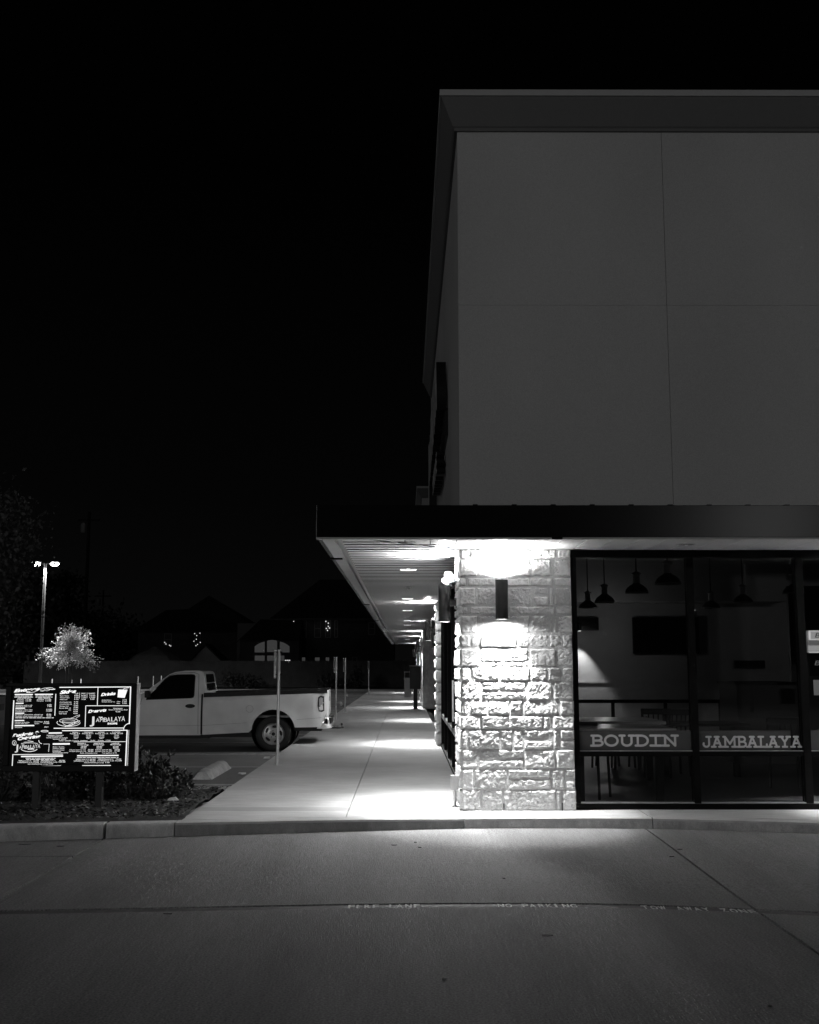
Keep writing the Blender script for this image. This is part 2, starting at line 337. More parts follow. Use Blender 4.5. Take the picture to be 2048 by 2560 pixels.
for xa, xb, m, f in [(-14, -8.5, 'kerb', None), (-8.5, -2.995, 'kerb', None), (-2.965, -2.315, 'kerb', None), (-2.305, .595, 'walk', 'kerbred'), (.605, 2.53, 'walk', 'kerb'), (2.54, 5.2, 'walk', 'kerb'), (5.21, 12, 'walk', 'kerb')]:
    kerb_seg(xa, xb, m, face=f, nose=.05 if xb < -2.3 else .03)
# walkway
walk = MB().add([(-2.25, 11.7, .05), (.9, 11.7, .05), (.9, 74, .05), (-2.25, 74, .05)], [(0, 1, 2, 3)])
walk = struct('walkway', walk, 'joint'); ORG[walk] = Vector((0, 0, 0))
def flat(name, m, parent, x0, x1, y0, y1, z=.15, d=.08):
    return sheet(name, M[m], parent, lambda t: x0, lambda t: x1, y0 if callable(y0) else (lambda x: y0), (lambda x: y1), 6, 4, lambda x, y: z, d)
kb = lambda x: kerb_y(x)+.168
ys = [13.1, 19.7, 26.3, 32.9, 39.5, 46.1, 52.7, 59.3, 66, 73.9]
g2 = .006
for a, b in ((-2.27, -.62-g2), (-.62+g2, .72)):
    flat('slab', 'walk', walk, a, b, kb, 12.215-.0)
    flat('dark_band', 'walk_dark', walk, a, b, 12.217, 12.52)  # strip of the walkway concrete in a darker tone
    flat('slab', 'walk', walk, a, b, 12.522, ys[0]-g2)
    for y0, y1 in zip(ys[:-1], ys[1:]): flat('slab', 'walk', walk, a, b, y0+g2, y1-g2)
for a, b in ((.725, 2.52), (2.53, 5.2), (5.21, 12)):
    flat('slab', 'walk', walk, a, b, kb, 12.5)
# car park
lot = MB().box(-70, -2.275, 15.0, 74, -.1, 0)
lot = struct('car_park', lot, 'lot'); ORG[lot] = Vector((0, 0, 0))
struct('far_kerb', MB().box(-70, .9, 74, 74.15, 0, .15), 'lot'); struct('verge', MB().box(-70, 40, 74.15, 160, -.05, .1), 'soil')
for v, x0 in ((1962, -7.2), (1918, -7.2), (1886, -7.2)):
    y = PZ(600, v, 0).y; box('painted_line', 'line', lot, x0, -2.32, y-.035, y+.035, 0.002, .006)
for y in (25.0, 27.9, 30.8, 33.7, 36.6, 39.5, 42.4, 45.3, 48.2, 55, 60): box('painted_line', 'line', lot, -7.2, -2.32, y-.05, y+.05, .002, .006)
# concrete apron between bed and lot, with the drain grate
struct('apron', MB().prism([(-2.275, 12.0), (-2.275, 15.0), (-70, 15.0), (-70, 14.4), (-3.9, 14.4)][::-1], 'z', -.1, -.004), 'kerb')
grate = thing('drain_grate', 'ribbed steel drain grate between the mulch bed and the walkway edge', 'drain grate', (-3.0, 15, 0))
MB().box(-3.85, -2.33, 14.42, 15.72, .004, .012).build('backing', 'joint', grate)
for k in range(22):
    x = -3.83+k*.069; MB().box(x, x+.034, 14.44, 15.66, .014, .045).build('bar', 'coping', grate)
MB().box(-3.9, -2.32, 15.68, 15.74, .013, .055).build('grate_frame', 'flange', grate)

# planting bed
bed_out = [(-2.285, 11.53), (-2.285, 14.2), (-3.1, 14.35), (-3.9, 14.4), (-14, 14.4), (-14, 9.6)]
def in_poly(x, y, P):
    c = False; j = len(P)-1
    for i in range(len(P)):
        if (P[i][1] > y) != (P[j][1] > y) and x < (P[j][0]-P[i][0])*(y-P[i][1])/(P[j][1]-P[i][1])+P[i][0]: c = not c
        j = i
    return c
vs = []; fs = []; nx, ny = 110, 50
for j in range(ny+1):
    for i in range(nx+1):
        x = -14+11.72*i/nx; y0 = kerb_y(x)+.165; yb = float(np.interp(x, [-14, -3.9, -3.1, -2.28], [14.45, 14.42, 14.40, 14.30])); y = y0+(yb-y0)*j/ny
        e = min(1, (y-y0)/.5, (yb-y)/.25+.1)
        vs.append((x, y, .12+.06*max(0, e)+.03*noise.noise(Vector((x*3, y*3, 0)))*e+.012*noise.noise(Vector((x*14, y*14, 4)))-(.14 if j == ny else 0)))
fs = [(j*(nx+1)+i, j*(nx+1)+i+1, (j+1)*(nx+1)+i+1, (j+1)*(nx+1)+i) for j in range(ny) for i in range(nx)]
bed = tag(MB().add(vs, fs).build('planting_bed', 'mulch', smooth=True, angle=180), kind='structure')
def chips(name, n, m, smin, smax, xr, label, dens=None):
    V = []; Fs = []
    k = 0
    while k < n:
        x = random.uniform(*xr); y = random.uniform(kerb_y(x)+.15, 14.3)
        if not in_poly(x, y, bed_out): continue
        if dens and random.random() > dens(x, y): continue
        k += 1
        l = random.uniform(smin, smax); a = random.uniform(0, 6.3); z = .185+random.uniform(-.01, .02); t = R(random.uniform(-35, 35))
        dx, dy = math.cos(a)*l, math.sin(a)*l; px, py = -math.sin(a)*l*.35, math.cos(a)*l*.35; dz = l*math.sin(t)
        q = len(V); V += [(x-dx, y-dy, z-dz), (x+px, y+py, z+.006), (x+dx, y+dy, z+dz), (x-px, y-py, z-.003)]; Fs.append((q, q+1, q+2, q+3))
    o = MB().add(V, Fs).build(name, m); return tag(o, label, 'mulch', kind='stuff')
chips('bark_mulch', 9000, 'mulch', .015, .045, (-9, -2.3), 'dark bark chips covering the planting bed')
chips('fallen_leaves', 420, 'chip', .012, .035, (-4.2, -2.3), 'pale leaf scraps scattered over the bark mulch near the walkway')

# ================================================================== the restaurant building
bld = thing('restaurant_building', 'long flat-roofed strip building with a stone corner pillar and a wide black canopy', 'building', (.6, 12.2, 0))
YF = 12.215; XW = .60
# upper walls: tall block, front in three stucco panels parted by sunk joints
zt = 8.2
jx = PY(1668, 780, YF).x; jz = PY(1500, 763, YF).z
jg = .0022
for (a, b, c, d) in ((XW, jx-jg, 3.2, jz-.0007), (XW, jx-jg, jz+.0007, zt), (jx+jg, 9.5, 3.2, jz-.0007), (jx+jg, 9.5, jz+.0007, zt)):
    box('stucco_panel', 'stucco', bld, a, b, YF, YF+.1, c, d, bevel=.0015, seg=1)
box('side_wall', 'stucco', bld, XW, XW+.1, YF+.102, 26, 3.2, zt)
box('wall_core', 'joint', bld, XW+.11, 9.4, YF+.103, YF+.25, 3.0, zt-.02); box('roof_deck', 'joint', bld, XW+.11, 9.4, YF+.26, 25.9, 7.6, 7.8)
# cornice: profile run along the front and along the side
def cornice(y0, y1, x1, X=XW, top=8.255, name='cornice'):
    pr = [(.0, -.35), (.035, -.35), (.035, -.315), (.055, -.30), (.185, -.02), (.185, 0), (0, 0)]   # outwards, height below top
    mb = MB(); n = len(pr); vs = []
    for (cx, cy, ex, ey) in ((x1, y0, 0, -1), (X, y0, -1, -1), (X, y1, -1, 0)):
        for (o_, h) in pr: vs.append((cx+ex*o_, cy+ey*o_, top+h))
    fs = [(k*n+i, k*n+(i+1) % n, (k+1)*n+(i+1) % n, (k+1)*n+i) for k in range(2) for i in range(n)]+[tuple(range(n)), tuple(range(2*n, 3*n))]
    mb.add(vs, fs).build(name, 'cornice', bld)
    m2 = MB()
    m2.box(X-.21, x1, y0-.21, y0+.1, top+.001, top+.075); m2.box(X-.21, X+.1, y0+.101, y1, top+.001, top+.075)
    m2.build('coping', 'coping', bld, bevel=.006)
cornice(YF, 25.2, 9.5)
# second tall block far along, and the lower parapet between
box('side_wall', 'stucco', bld, XW+.3, 9.0, 26.01, 40.79, 3.2, 5.0)
box('side_wall', 'stucco', bld, XW, 9.0, 40.8, 58, 3.2, 8.2)
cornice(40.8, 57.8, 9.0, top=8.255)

# stone pillars ------------------------------------------------------
def rockface(name, parent, O, U, V, Nn, w, h, cell, proud=.022, amp=.0092, seed=0, m='stone'):
    nx = max(2, round(w/cell)); ny = max(2, round(h/cell)); O = Vector(O); U = Vector(U); V = Vector(V); Nn = Vector(Nn); vs = []
    sd = Vector((seed*7.31, seed*3.17, seed*1.93)); tiltx = random.uniform(-.012, .012); tilty = random.uniform(-.010, .010)
    lump = random.uniform(.6, 1.5)
    for j in range(ny+1):
        for i in range(nx+1):
            s = w*i/nx; t = h*j/ny
            q_ = Vector((s, t, 3))+sd
            e = min(s, w-s, t, h-t)*(1+.5*noise.noise(q_*30)); ee = min(1, e/.016); ee = ee*(2-ee)
            q = Vector((s, t, 0))+sd
            big = noise.noise(q*8)*lump; mid = abs(noise.noise(q*19+Vector((5, 1, 2))))+.6*abs(noise.noise(q*41)); fine = noise.noise(q*85)
            ridge = abs(noise.noise(Vector((q.x*11, q.y*17, 9.)))); 
            hh = -.030+ee*(proud*.8+.030)+ee*(amp*big*.8+amp*1.15*(mid-.35)+amp*.75*fine-amp*.8*max(0, .14-ridge)*4+tiltx*(s/w-.5)+tilty*(t/h-.5))
            js = .004*noise.noise(Vector((t*14, seed, 1))) if i in (0, nx) else 0; jt = .004*noise.noise(Vector((s*14, seed, 2))) if j in (0, ny) else 0
            vs.append(O+U*(s+js)+V*(t+jt)+Nn*hh)
    fs = [(j*(nx+1)+i, j*(nx+1)+i+1, (j+1)*(nx+1)+i+1, (j+1)*(nx+1)+i) for j in range(ny) for i in range(nx)]
    mb = MB().add(vs, fs); o0 = ORG[parent]
    me = bpy.data.meshes.new(name); me.from_pydata([tuple(Vector(a)-o0) for a in mb.v], [], mb.f); me.materials.append(M[m])
    me.polygons.foreach_set('use_smooth', [True]*len(me.polygons))
    o = bpy.data.objects.new(name, me); C.objects.link(o); o.parent = parent; return o
pil = MB().box(XW+.012, 1.825, YF+.007, 13.38, .14, 2.985).build('stone_pillar', 'mortar', bld)
rows = [ # crop rows: y0,y1,[(x0,x1) or (x0,x1,split)] in 5.39x enlargements of the photograph; second block offset 1833
 (285, 405, [(97, 118), (122, 236), (244, 560), (566, 1083), (1088, 1416), (1424, 1603)]),
 (412, 657, [(105, 348), (358, 1068, 532), (1076, 1338), (1358, 1603)]),
 (666, 787, [(100, 197), (208, 590), (596, 1052), (1060, 1365), (1372, 1610)]),
 (796, 1042, [(98, 326), (336, 1082), (1095, 1306, 912), (1316, 1374), (1380, 1614)]),
 (1049, 1167, [(90, 216), (228, 762), (770, 1388), (1398, 1622)]),
 (1176, 1422, [(122, 346), (356, 1054), (1062, 1366), (1372, 1414), (1420, 1627)]),
 (1431, 1612, [(108, 246), (252, 370), (376, 876), (884, 1306), (1313, 1478), (1486, 1628)]),
 (1621, 1872, [(112, 380), (386, 1030, 1812), (1042, 1406), (1412, 1636)]),
 (1879, 2068, [(124, 252), (262, 640), (646, 1050), (1058, 1290), (1296, 1480), (1488, 1640)]),
 (2074, 2323, [(124, 398), (405, 1004, 2203), (1014, 1356), (1364, 1640)]),
 (2331, 2524, [(126, 240), (246, 480), (486, 778), (784, 952), (962, 1446), (1456, 1652)]),
 (2531, 2714, [(122, 388), (395, 1230), (1236, 1354), (1362, 1652)]),
 (2721, 2980, [(120, 212), (218, 644), (652, 820), (832, 964), (972, 1364, 2850), (1370, 1454), (1462, 1658, 2852)]),
 (2987, 3245, [(134, 352, 3118), (360, 972, 3118), (978, 1396), (1404, 1660)]),
 (3252, 3524, [(138, 292), (300, 748), (758, 1338, 3378), (1350, 1524), (1532, 1668, 3396)]),
 (3530, 3808, [(138, 392), (398, 690), (698, 1402), (1410, 1484), (1490, 1682)]),
]
sid = 0; zrows = []
for (y0, y1, cells) in rows:
    v0 = 1320+y0/5.39; v1 = 1320+y1/5.39
    zt_ = PY(1300, v0, YF).z; zb_ = PY(1300, v1, YF).z; zrows.append((zb_, zt_))
    for cI, cell in enumerate(cells):
        xa = PY(1130+cell[0]/5.39, (v0+v1)/2, YF).x; xb = PY(1130+cell[1]/5.39, (v0+v1)/2, YF).x
        parts = [(zb_, zt_)]
        if len(cell) == 3:
            zm = PY(1300, 1320+cell[2]/5.39, YF).z; parts = [(zb_, zm-.006), (zm+.006, zt_)]
        for (a, b) in parts:
            sid += 1
            rockface('stone', pil, (xa, YF+.012, a), (1, 0, 0), (0, 0, 1), (0, -1, 0), xb-xa, b-a, .009, seed=sid, proud=random.uniform(.010, .026))
def side_stones(parent, X, ya, yb, zr, cell, lo, hi, nrm=(-1, 0, 0)):
    global sid
    for (a, b) in zr:
        y = ya
        while y < yb-.02:
            l = min(random.uniform(lo, hi), yb-y)
            if yb-(y+l) < .1: l = yb-y
            sid += 1
            rockface('stone', parent, (X+.012, y, a), (0, 1, 0), (0, 0, 1), nrm, l-.012, b-a, cell, seed=sid, proud=random.uniform(.012, .036))
            y += l
side_stones(pil, XW, YF+.0, 13.4, zrows, .016, .2, .55)
zr2 = []; z = .16
while z < 2.95: h = random.choice((.12, .17, .22, .25)); zr2.append((z, min(z+h-.01, 2.97))); z += h
pil2 = MB().box(XW+.02, .80, 21.92, 23.2, .14, 2.985).build('stone_pillar', 'mortar', bld)
for (a, b) in zr2:
    sid += 1; rockface('stone', pil2, (XW-.015, 21.912, a), (1, 0, 0), (0, 0, 1), (0, -1, 0), .15, b-a, .03, seed=sid)
side_stones(pil2, XW, 21.91, 23.2, zr2, .05, .3, .7)
# block pillar further along, its own course of large smooth blocks
pil3 = MB().box(XW+.01, 1.05, 40.82, 42.3, .14, 2.985).build('block_pillar', 'mortar', bld)
for r in range(14):
    z0 = .16+r*.2; off = .2 if r % 2 else 0
    for a, b in ((XW, XW+.2-off*.5), (XW+.21-off*.5, 1.05)):
        box('block', 'kerb', pil3, a, b-.006, 40.8, 40.83, z0, z0+.19, bevel=.006, seg=1)
for yy in (48.2, 63.6):
    p_ = MB().box(XW+.02, 1.0, yy, yy+1.2, .14, 2.985).build('stone_pillar', 'mortar', bld)
    side_stones(p_, XW, yy, yy+1.2, [(a, min(a+.24, 2.97)) for a in np.arange(.16, 2.9, .25)], .12, .4, .8)
# further pillar beyond the right edge, lamp on it lights the canopy end
pil4 = MB().box(5.05, 6.3, YF+.02, 13.38, .14, 2.985).build('stone_pillar', 'mortar', bld)
for (a, b) in zrows:
    x = 5.03
    while x < 6.28:
        l = min(random.uniform(.25, .6), 6.3-x); sid += 1
        rockface('stone', pil4, (x, YF+.012, a), (1, 0, 0), (0, 0, 1), (0, -1, 0), l-.012, b-a, .05, seed=sid); x += l

# shop fronts -----------------------------------------------------------
YG = 12.36
def window_front(x0, x1, mull, z0=.15, z1=2.985, rail=True):
    win = thing_part('storefront', bld)
    MB().box(x0, x1, YG-.05, YG+.06, PY(1600, 1395, YG).z, z1).build('header', 'frame', win, bevel=.004)
    MB().box(x0, x1, YG-.06, YG+.06, z0, z0+.065).build('sill', 'frame', win, bevel=.004)
    MB().box(x0, x1, YG-.052, YG+.06, z0+.066, z0+.075).build('sill_bead', 'alu', win)
    for (a, b) in mull: MB().box(a, b, YG-.055, YG+.061, z0+.066, PY(1600, 1395, YG).z-.001).build('mullion', 'frame', win, bevel=.004)
    zr = .72
    for (a, b) in zip([m[1] for m in mull[:-1]], [m[0] for m in mull[1:]]):
        MB().box(a+.001, b-.001, YG-.045, YG+.05, zr-.005, zr+.05).build('rail', 'frame', win, bevel=.003)
        MB().box(a+.001, b-.001, YG-.047, YG+.0, zr+.051, zr+.056).build('rail_bead', 'alu', win)
        MB().box(a+.001, b-.001, YG, YG+.008, z0+.08, zr-.008).build('pane', 'glass', win)
        MB().box(a+.001, b-.001, YG, YG+.008, zr+.058, PY(1600, 1395, YG).z-.002).build('pane', 'glass', win)
    return win
def thing_part(name, parent):
    o = bpy.data.objects.new(name, None); C.objects.link(o); o.parent = parent; ORG[o] = ORG[parent]; o.empty_display_size = .1; return o
mA = PY(1730, 1700, YG).x; mB_ = PY(2005, 1700, YG).x
mulls = [(1.86, 1.905), (mA-.03, mA+.045), (mB_-.035, mB_+.05), (4.98, 5.04)]
store = window_front(1.845, 5.05, mulls)
# frosted band and vinyl words
zb0, zb1 = PY(1600, 1878, YG-.004).z, PY(1600, 1826, YG-.004).z
for (a, b) in ((1.907, mA-.032), (mA+.047, mB_-.037-.12), (mB_+.052, 4.97)):
    MB().box(a, b, YG-.004, YG-.001, zb0, zb1).build('frosted_band', 'film', store)
slab_text('BOUDIN', 1476, 1697, 1839, 1864, YG-.006, .0245, 'vinyl', store, 'window_letter')
slab_text('JAMBALAYA', 1757, 2005, 1842, 1867, YG-.006, .0215, 'vinyl', store, 'window_letter')
# side shop front between the pillars
XG = .74
sf = thing_part('storefront', bld)
MB().box(XG-.04, XG+.06, 13.39, 21.91, 2.86, 2.985).build('header', 'frame', sf); MB().box(XG-.06, XG+.06, 13.39, 21.91, .14, .2).build('sill', 'frame', sf)
my = [13.39, 14.2, 15.35, 16.8, 18.5, 20.2, 21.84]
for y in my: MB().box(XG-.05, XG+.06, y, y+.06, .2, 2.86).build('mullion', 'frame', sf)
for i, (a, b) in enumerate(zip(my[:-1], my[1:])):
    if i == 1:
        MB().box(XG-.03, XG+.03, a+.065, b-.005, .2, .42).build('door_rail', 'frame', sf); MB().box(XG-.03, XG+.03, a+.065, b-.005, 2.3, 2.4).build('door_rail', 'frame', sf)
        hd = MB(); hd.tube((XG-.1, b-.15, .95), (XG-.1, b-.15, 1.5), .014); hd.tube((XG-.1, b-.15, 1.0), (XG-.03, b-.15, 1.0), .01); hd.tube((XG-.1, b-.15, 1.45), (XG-.03, b-.15, 1.45), .01); hd.build('door_handle', 'steel', sf, smooth=True)
    else: MB().box(XG-.045, XG+.05, a+.061, b-.001, .70, .77).build('rail', 'alu', sf)
    MB().box(XG, XG+.008, a+.061, b-.001, .43 if i == 1 else .78, 2.85).build('pane', 'glass', sf)
    if i != 1: MB().box(XG, XG+.008, a+.061, b-.001, .21, .69).build('pane', 'glass', sf)
MB().box(.80, .84, 13.4, 27.2, 3.0, 4.7).build('wall', 'inwall', inter) if False else None
box('side_wall', 'brick', bld, 1.05, 1.15, 23.2, 40.8, .14, 3.19); box('side_wall', 'brick', bld, .70, .8, 42.3, 68, .14, 3.19)

# canopy ----------------------------------------------------------------
XL, YN, YE, ZS = -.90, 10.98, 67.5, 2.99
can = thing_part('canopy', bld)
MB().box(XL, 9.5, YN, YN+.04, ZS-.015, 3.30).build('fascia', 'fascia', can, bevel=.004)
MB().box(XL, XL+.04, YN+.041, YE, ZS-.015, 3.30).build('fascia', 'fascia', can, bevel=.004)
MB().box(XL+.045, 9.5, YN+.045, YF-.01, 3.22, 3.27).build('canopy_roof', 'fascia', can); MB().box(XL+.045, XW-.01, YF-.009, YE, 3.22, 3.27).build('canopy_roof', 'fascia', can)
MB().box(XW, 9.5, YF-.009, YF+.3, 3.02, 3.2).build('canopy_beam', 'fascia', can)
# roof edge clips sticking up over the fascia
for k in range(13):
    x = PY(1187+k*97.5, 1259, YN).x
    if x < 9: MB().box(x-.018, x+.03, YN-.004, YN+.05, 3.301, 3.309).build('edge_clip', 'fascia', can)
# front gutter lip with a bright bead and splice
MB().box(XL+.0, 1.46, YN+.0, YN+.085, ZS-.034, ZS-.0155).build('drip_bead', 'coping', can, bevel=.003); MB().box(1.57, 9.5, YN, YN+.085, ZS-.034, ZS-.0155).build('drip_bead', 'coping', can, bevel=.003)
MB().box(1.46, 1.57, YN-.006, YN+.05, ZS-.034, ZS+.0).build('splice_cover', 'frame', can, bevel=.003)
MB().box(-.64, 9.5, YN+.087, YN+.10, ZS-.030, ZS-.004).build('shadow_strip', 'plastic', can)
# left flange and stepped gutter
MB().box(XL+.042, -.745, YN+.052, YE, ZS-.012, ZS-.004).build('flange', 'flange', can); MB().box(-.744, -.735, YN+.052, YE, ZS-.012, ZS+.05).build('flange', 'flange', can)
MB().box(-.734, -.665, YN+.052, YE, ZS+.036, ZS+.045).build('flange', 'flange', can)
for v in (1395, 1510, 1551, 1580):
    p = PZ(840, v, ZS-.012); MB().box(XL-.01, -.76, p.y-.03, p.y+.05, ZS-.03, ZS-.0135).build('splice_cover', 'frame', can)
# soffit planks: gently crowned metal boards
def plank_x(xa, xb, y, w, xa2=None):
    pr = [(.007, .03), (.008, .004), (w*.25, -.005), (w*.5, -.008), (w*.75, -.005), (w-.008, .004), (w-.007, .03)]
    vs = [(xa+((xa2-xa)*(a/w) if xa2 is not None else 0), y+a, ZS+h) for a, h in pr]+[(xb, y+a, ZS+h) for a, h in pr]
    n = len(pr); fs = [(i, i+1, n+i+1, n+i) for i in range(n-1)]
    vs += [(xa, y+.0, ZS-.009), (xb, y+.0, ZS-.009), (xb, y+.007, ZS+.02), (xa, y+.007, ZS+.02), (xa, y+.004, ZS-.009), (xb, y+.004, ZS-.009)]; q = 2*n
    fs += [(q, q+1, q+2, q+3), (q, q+1, q+5, q+4)]
    o = MB().add(vs, fs).build('soffit_plank', 'soffit', can, smooth=True, angle=30); o.data.materials.append(M['plastic'])
    o.data.polygons[-2].material_index = 1; o.data.polygons[-1].material_index = 1; return o
def mit(y): return -.66+(y-11.03)*(1.19/1.15)      # x of the mitre at depth y
W_ = .25; y = 11.03; x0 = -.664
first = None
while y+W_ < YE:
    yc = y+W_
    if y < 12.2:
        vs = []
        plank_x(x0, min(mit(y), .62), y, W_) if False else None
        pr = [(.007, .03), (.008, .004), (W_*.25, -.005), (W_*.5, -.008), (W_*.75, -.005), (W_-.008, .004), (W_-.007, .03)]
        n = len(pr); vs = [(x0, y+a, ZS+h) for a, h in pr]+[(max(x0+.002, min(mit(y+a)-.004, .62)), y+a, ZS+h) for a, h in pr]
        xe_ = vs[-1][0]; q = 2*n; vs += [(x0, y, ZS-.009), (xe_, y, ZS-.009), (xe_, y+.007, ZS+.02), (x0, y+.007, ZS+.02)]
        o = MB().add(vs, [(i, i+1, n+i+1, n+i) for i in range(n-1)]+[(q, q+1, q+2, q+3)]).build('soffit_plank', 'soffit', can, smooth=True); o.data.materials.append(M['plastic']); o.data.polygons[-1].material_index = 1
    else:
        xe = .62 if (y < 13.2 or 21.8 < y < 23.1 or 40.6 < y < 42.2) else .72
        if first is None: first = plank_x(x0, .72, y, W_)
        else:
            o = first.copy(); C.objects.link(o); o.location.y += y-fy
        if first is not None and 'fy' not in globals(): fy = y
    y += W_
MB().box(x0, 1.1, 11.05, YE, ZS+.032, ZS+.036).build('soffit_backing', 'dark', can)
x = -.55
while x < 9.2:
    w_ = .27
    def yb(xx): return min(YF+.14, 11.03+(xx+.66)/(1.19/1.15)) if xx < .55 else YF+.14
    pr = [(.0035, .03), (.004, .001), (w_*.5, -.002), (w_-.004, .001), (w_-.0035, .03)]; n = len(pr)
    vs = [(x+a, YN+.052, ZS+h) for a, h in pr]+[(x+a, max(YN+.06, yb(x+a)-.0), ZS+h) for a, h in pr]
    MB().add(vs, [(i, i+1, n+i+1, n+i) for i in range(n-1)]).build('soffit_plank', 'soffit', can, smooth=True)
    x += w_
MB().box(1.101, 9.2, 11.05, YF+.14, ZS+.032, ZS+.036).build('soffit_backing', 'dark', can)
MB().box(XL, 1.0, YE-.0, YE+.05, ZS-.01, 3.3).build('fascia', 'fascia', can)

# interior --------------------------------------------------------------
inter = thing_part('dining_room', bld)
MB().box(.84, 14, 12.46, 27.2, .05, .14).build('floor', 'infloor', inter); MB().box(.84, 14, 12.5, 27.2, 4.7, 4.8).build('ceiling', 'inceil', inter)
MB().box(.84, 14, 27.0, 27.1, .14, 4.7).build('wall', 'inwall', inter); MB().box(.84, 14, 26.97, 26.999, .14, 1.28).build('wainscot', 'inwall2', inter); MB().box(.84, 14, 26.95, 26.999, 1.281, 1.32).build('dado_rail', 'inwall', inter)
MB().box(14, 14.1, 12.46, 27.2, .14, 4.7).build('wall', 'inwall', inter); MB().box(7.0, 7.9, 20.2, 20.3, .14, 3.15).build('partition', 'darkwood', inter)

# ================================================================== interior furniture
def tv(name, u0, u1, v0, v1, Y, label):
    a = PY(u0, v1, Y); b = PY(u1, v0, Y); t = thing(name, label, 'television', (a.x, Y, a.z))
    MB().box(a.x, b.x, Y, Y+.05, a.z, b.z).build('casing', 'plastic', t, bevel=.01); MB().box(a.x+.02, b.x-.02, Y-.004, Y-.001, a.z+.03, b.z-.02).build('screen', 'screen', t)
tv('television', 1583, 1747, 1543, 1634, 26.85, 'large dark television on the dining room wall, seen across the window mullion')
tv('television', 1420, 1497, 1543, 1576, 26.85, 'dark television beside the stone pillar, above the glowing wall lamp inside')
tv('television', 1838, 1913, 1651, 1671, 26.85, 'small black panel low on the dining room wall above the word JAMBALAYA')
def pendant(x, y, zr, r, label):
    t = thing('pendant_lamp', label, 'pendant lamp', (x, y, zr), 'pendant lamps hanging in the dining room', local=True)
    MB().lathe([(r, 0), (r*.96, .03), (r*.84, .075), (r*.6, .12), (r*.34, .15), (r*.28, .165)], n=28).build('shade', 'pend', t, smooth=True)
    MB().lathe([(r*.995, -.012), (r*1.03, -.006), (r*1.03, .004), (r*.98, .006)], n=28).build('rim', 'rim', t, smooth=True)
    MB().lathe([(r*.30, .165), (r*.28, .19), (r*.28, .31), (r*.4, .325), (r*.4, .34), (r*.1, .37)], n=20).build('neck', 'steel', t, smooth=True)
    MB().tube((0, 0, .36), (0, 0, 4.68-zr), .012).build('stem', 'dark', t, smooth=True)
    return t
for i, (u, v, y) in enumerate([(1670, 1459, 17.5), (1592, 1481, 19.6), (1512, 1505, 22.5), (1470, 1519, 24.7), (1778, 1520, 24.8), (1858, 1506, 22.7), (1986, 1483, 20.0)]):
    p = PY(u, v, y)
    lab = ['largest pendant lamp in the window over the word BOUDIN, top right of its row', 'second pendant lamp from the mullion in the row over BOUDIN', 'third pendant lamp from the mullion, just above the dark television', 'smallest pendant lamp in the row, closest to the stone pillar',
           'smallest and leftmost pendant lamp behind the JAMBALAYA window', 'middle pendant lamp behind the JAMBALAYA window', 'pendant lamp half hidden by the right-hand window mullion'][i]
    pendant(p.x, y, p.z, .205, lab)
def chair(x, y, rz, label, seat=.62, top=1.13):
    t = thing('bar_chair', label, 'chair', (x, y, .14), 'chairs at the dining tables', rz=rz, local=True)
    MB().box(-.2, .2, -.2, .2, seat, seat+.04).build('seat', 'darkwood', t, bevel=.01)
    for sx_ in (-1, 1):
        for sy in (-1, 1): MB().tube((sx_*.18, sy*.18, 0), (sx_*.165, sy*.165, seat), .018, n=6).build('leg', 'darkwood', t)
    b = MB()
    for sx_ in (-.17, .17): b.tube((sx_, .19, seat), (sx_*1.12, .27, top), .018, n=6)
    for k in range(4): b.tube((-.1+k*.067, .2, seat), (-.1+k*.067, .255, top-.03), .01, n=6)
    b.box(-.2, .2, .24, .27, top-.08, top); b.build('backrest', 'darkwood', t)
    return t
def table(x0, x1, y0, y1, z, label, m='table'):
    t = thing('dining_table', label, 'table', (x0, y0, .14), 'tables inside the windows')
    MB().box(x0, x1, y0, y1, z-.04, z).build('table_top', m, t, bevel=.008)
    for a in (x0+.1, x1-.1): MB().box(a-.04, a+.04, (y0+y1)/2-.04, (y0+y1)/2+.04, .14, z-.041).build('leg', 'darkwood', t)
table(1.93, 3.05, 12.62, 13.6, 1.0, 'pale table top just behind the BOUDIN window')
table(1.93, 3.3, 14.2, 15.4, 1.0, 'second pale table inside, behind the one at the BOUDIN window')
table(3.6, 4.8, 15.6, 16.4, .9, 'dark table deep in the room behind the window mullion', 'darkwood')
for i, (u, v, y, r) in enumerate([(1640, 1770, 16.0, 2.9), (1680, 1772, 16.2, 3.3), (1560, 1792, 17.2, 3.1), (1512, 1796, 17.5, 2.8), (1610, 1794, 17.4, .3)]):
    p = PY(u, v, y)
    chair(p.x, y, r, ['dark slat-back chair standing just left of the window mullion', 'dark slat-back chair nearest the window mullion', 'low dark chair behind the pale table under the rail', 'dark chair nearest the stone pillar inside', 'dark chair turned away beyond the pale table'][i], top=p.z-.14, seat=max(.45, p.z-.62))
for i, (u, y) in enumerate([(1475, 13.5), (1960, 14.6)]):
    p = PY(u, 1900, y); chair(p.x, y, random.uniform(2.6, 3.6), ['dark chair whose legs show low in the BOUDIN window by the pillar', 'dark chair low in the JAMBALAYA window at its right'][i], seat=.5, top=.9)
rl = thing('low_rail', 'black railing crossing the dining room at table height', 'railing', (2, 20, .14))
zz = PY(1600, 1749, 20).z
MB().box(1.2, PY(1842, 1750, 20).x, 19.97, 20.03, zz-.06, zz).build('top_rail', 'darkwood', rl)
for u in (1532, 1663, 1800): x = PY(u, 1750, 20).x; MB().box(x-.03, x+.03, 19.98, 20.02, .14, zz-.061).build('post', 'darkwood', rl)
a = PY(1846, 1830, 18); b = PY(1986, 1705, 18)
ct = thing('service_counter', 'tall black service counter standing behind the JAMBALAYA window', 'counter', (a.x, 18, .14))
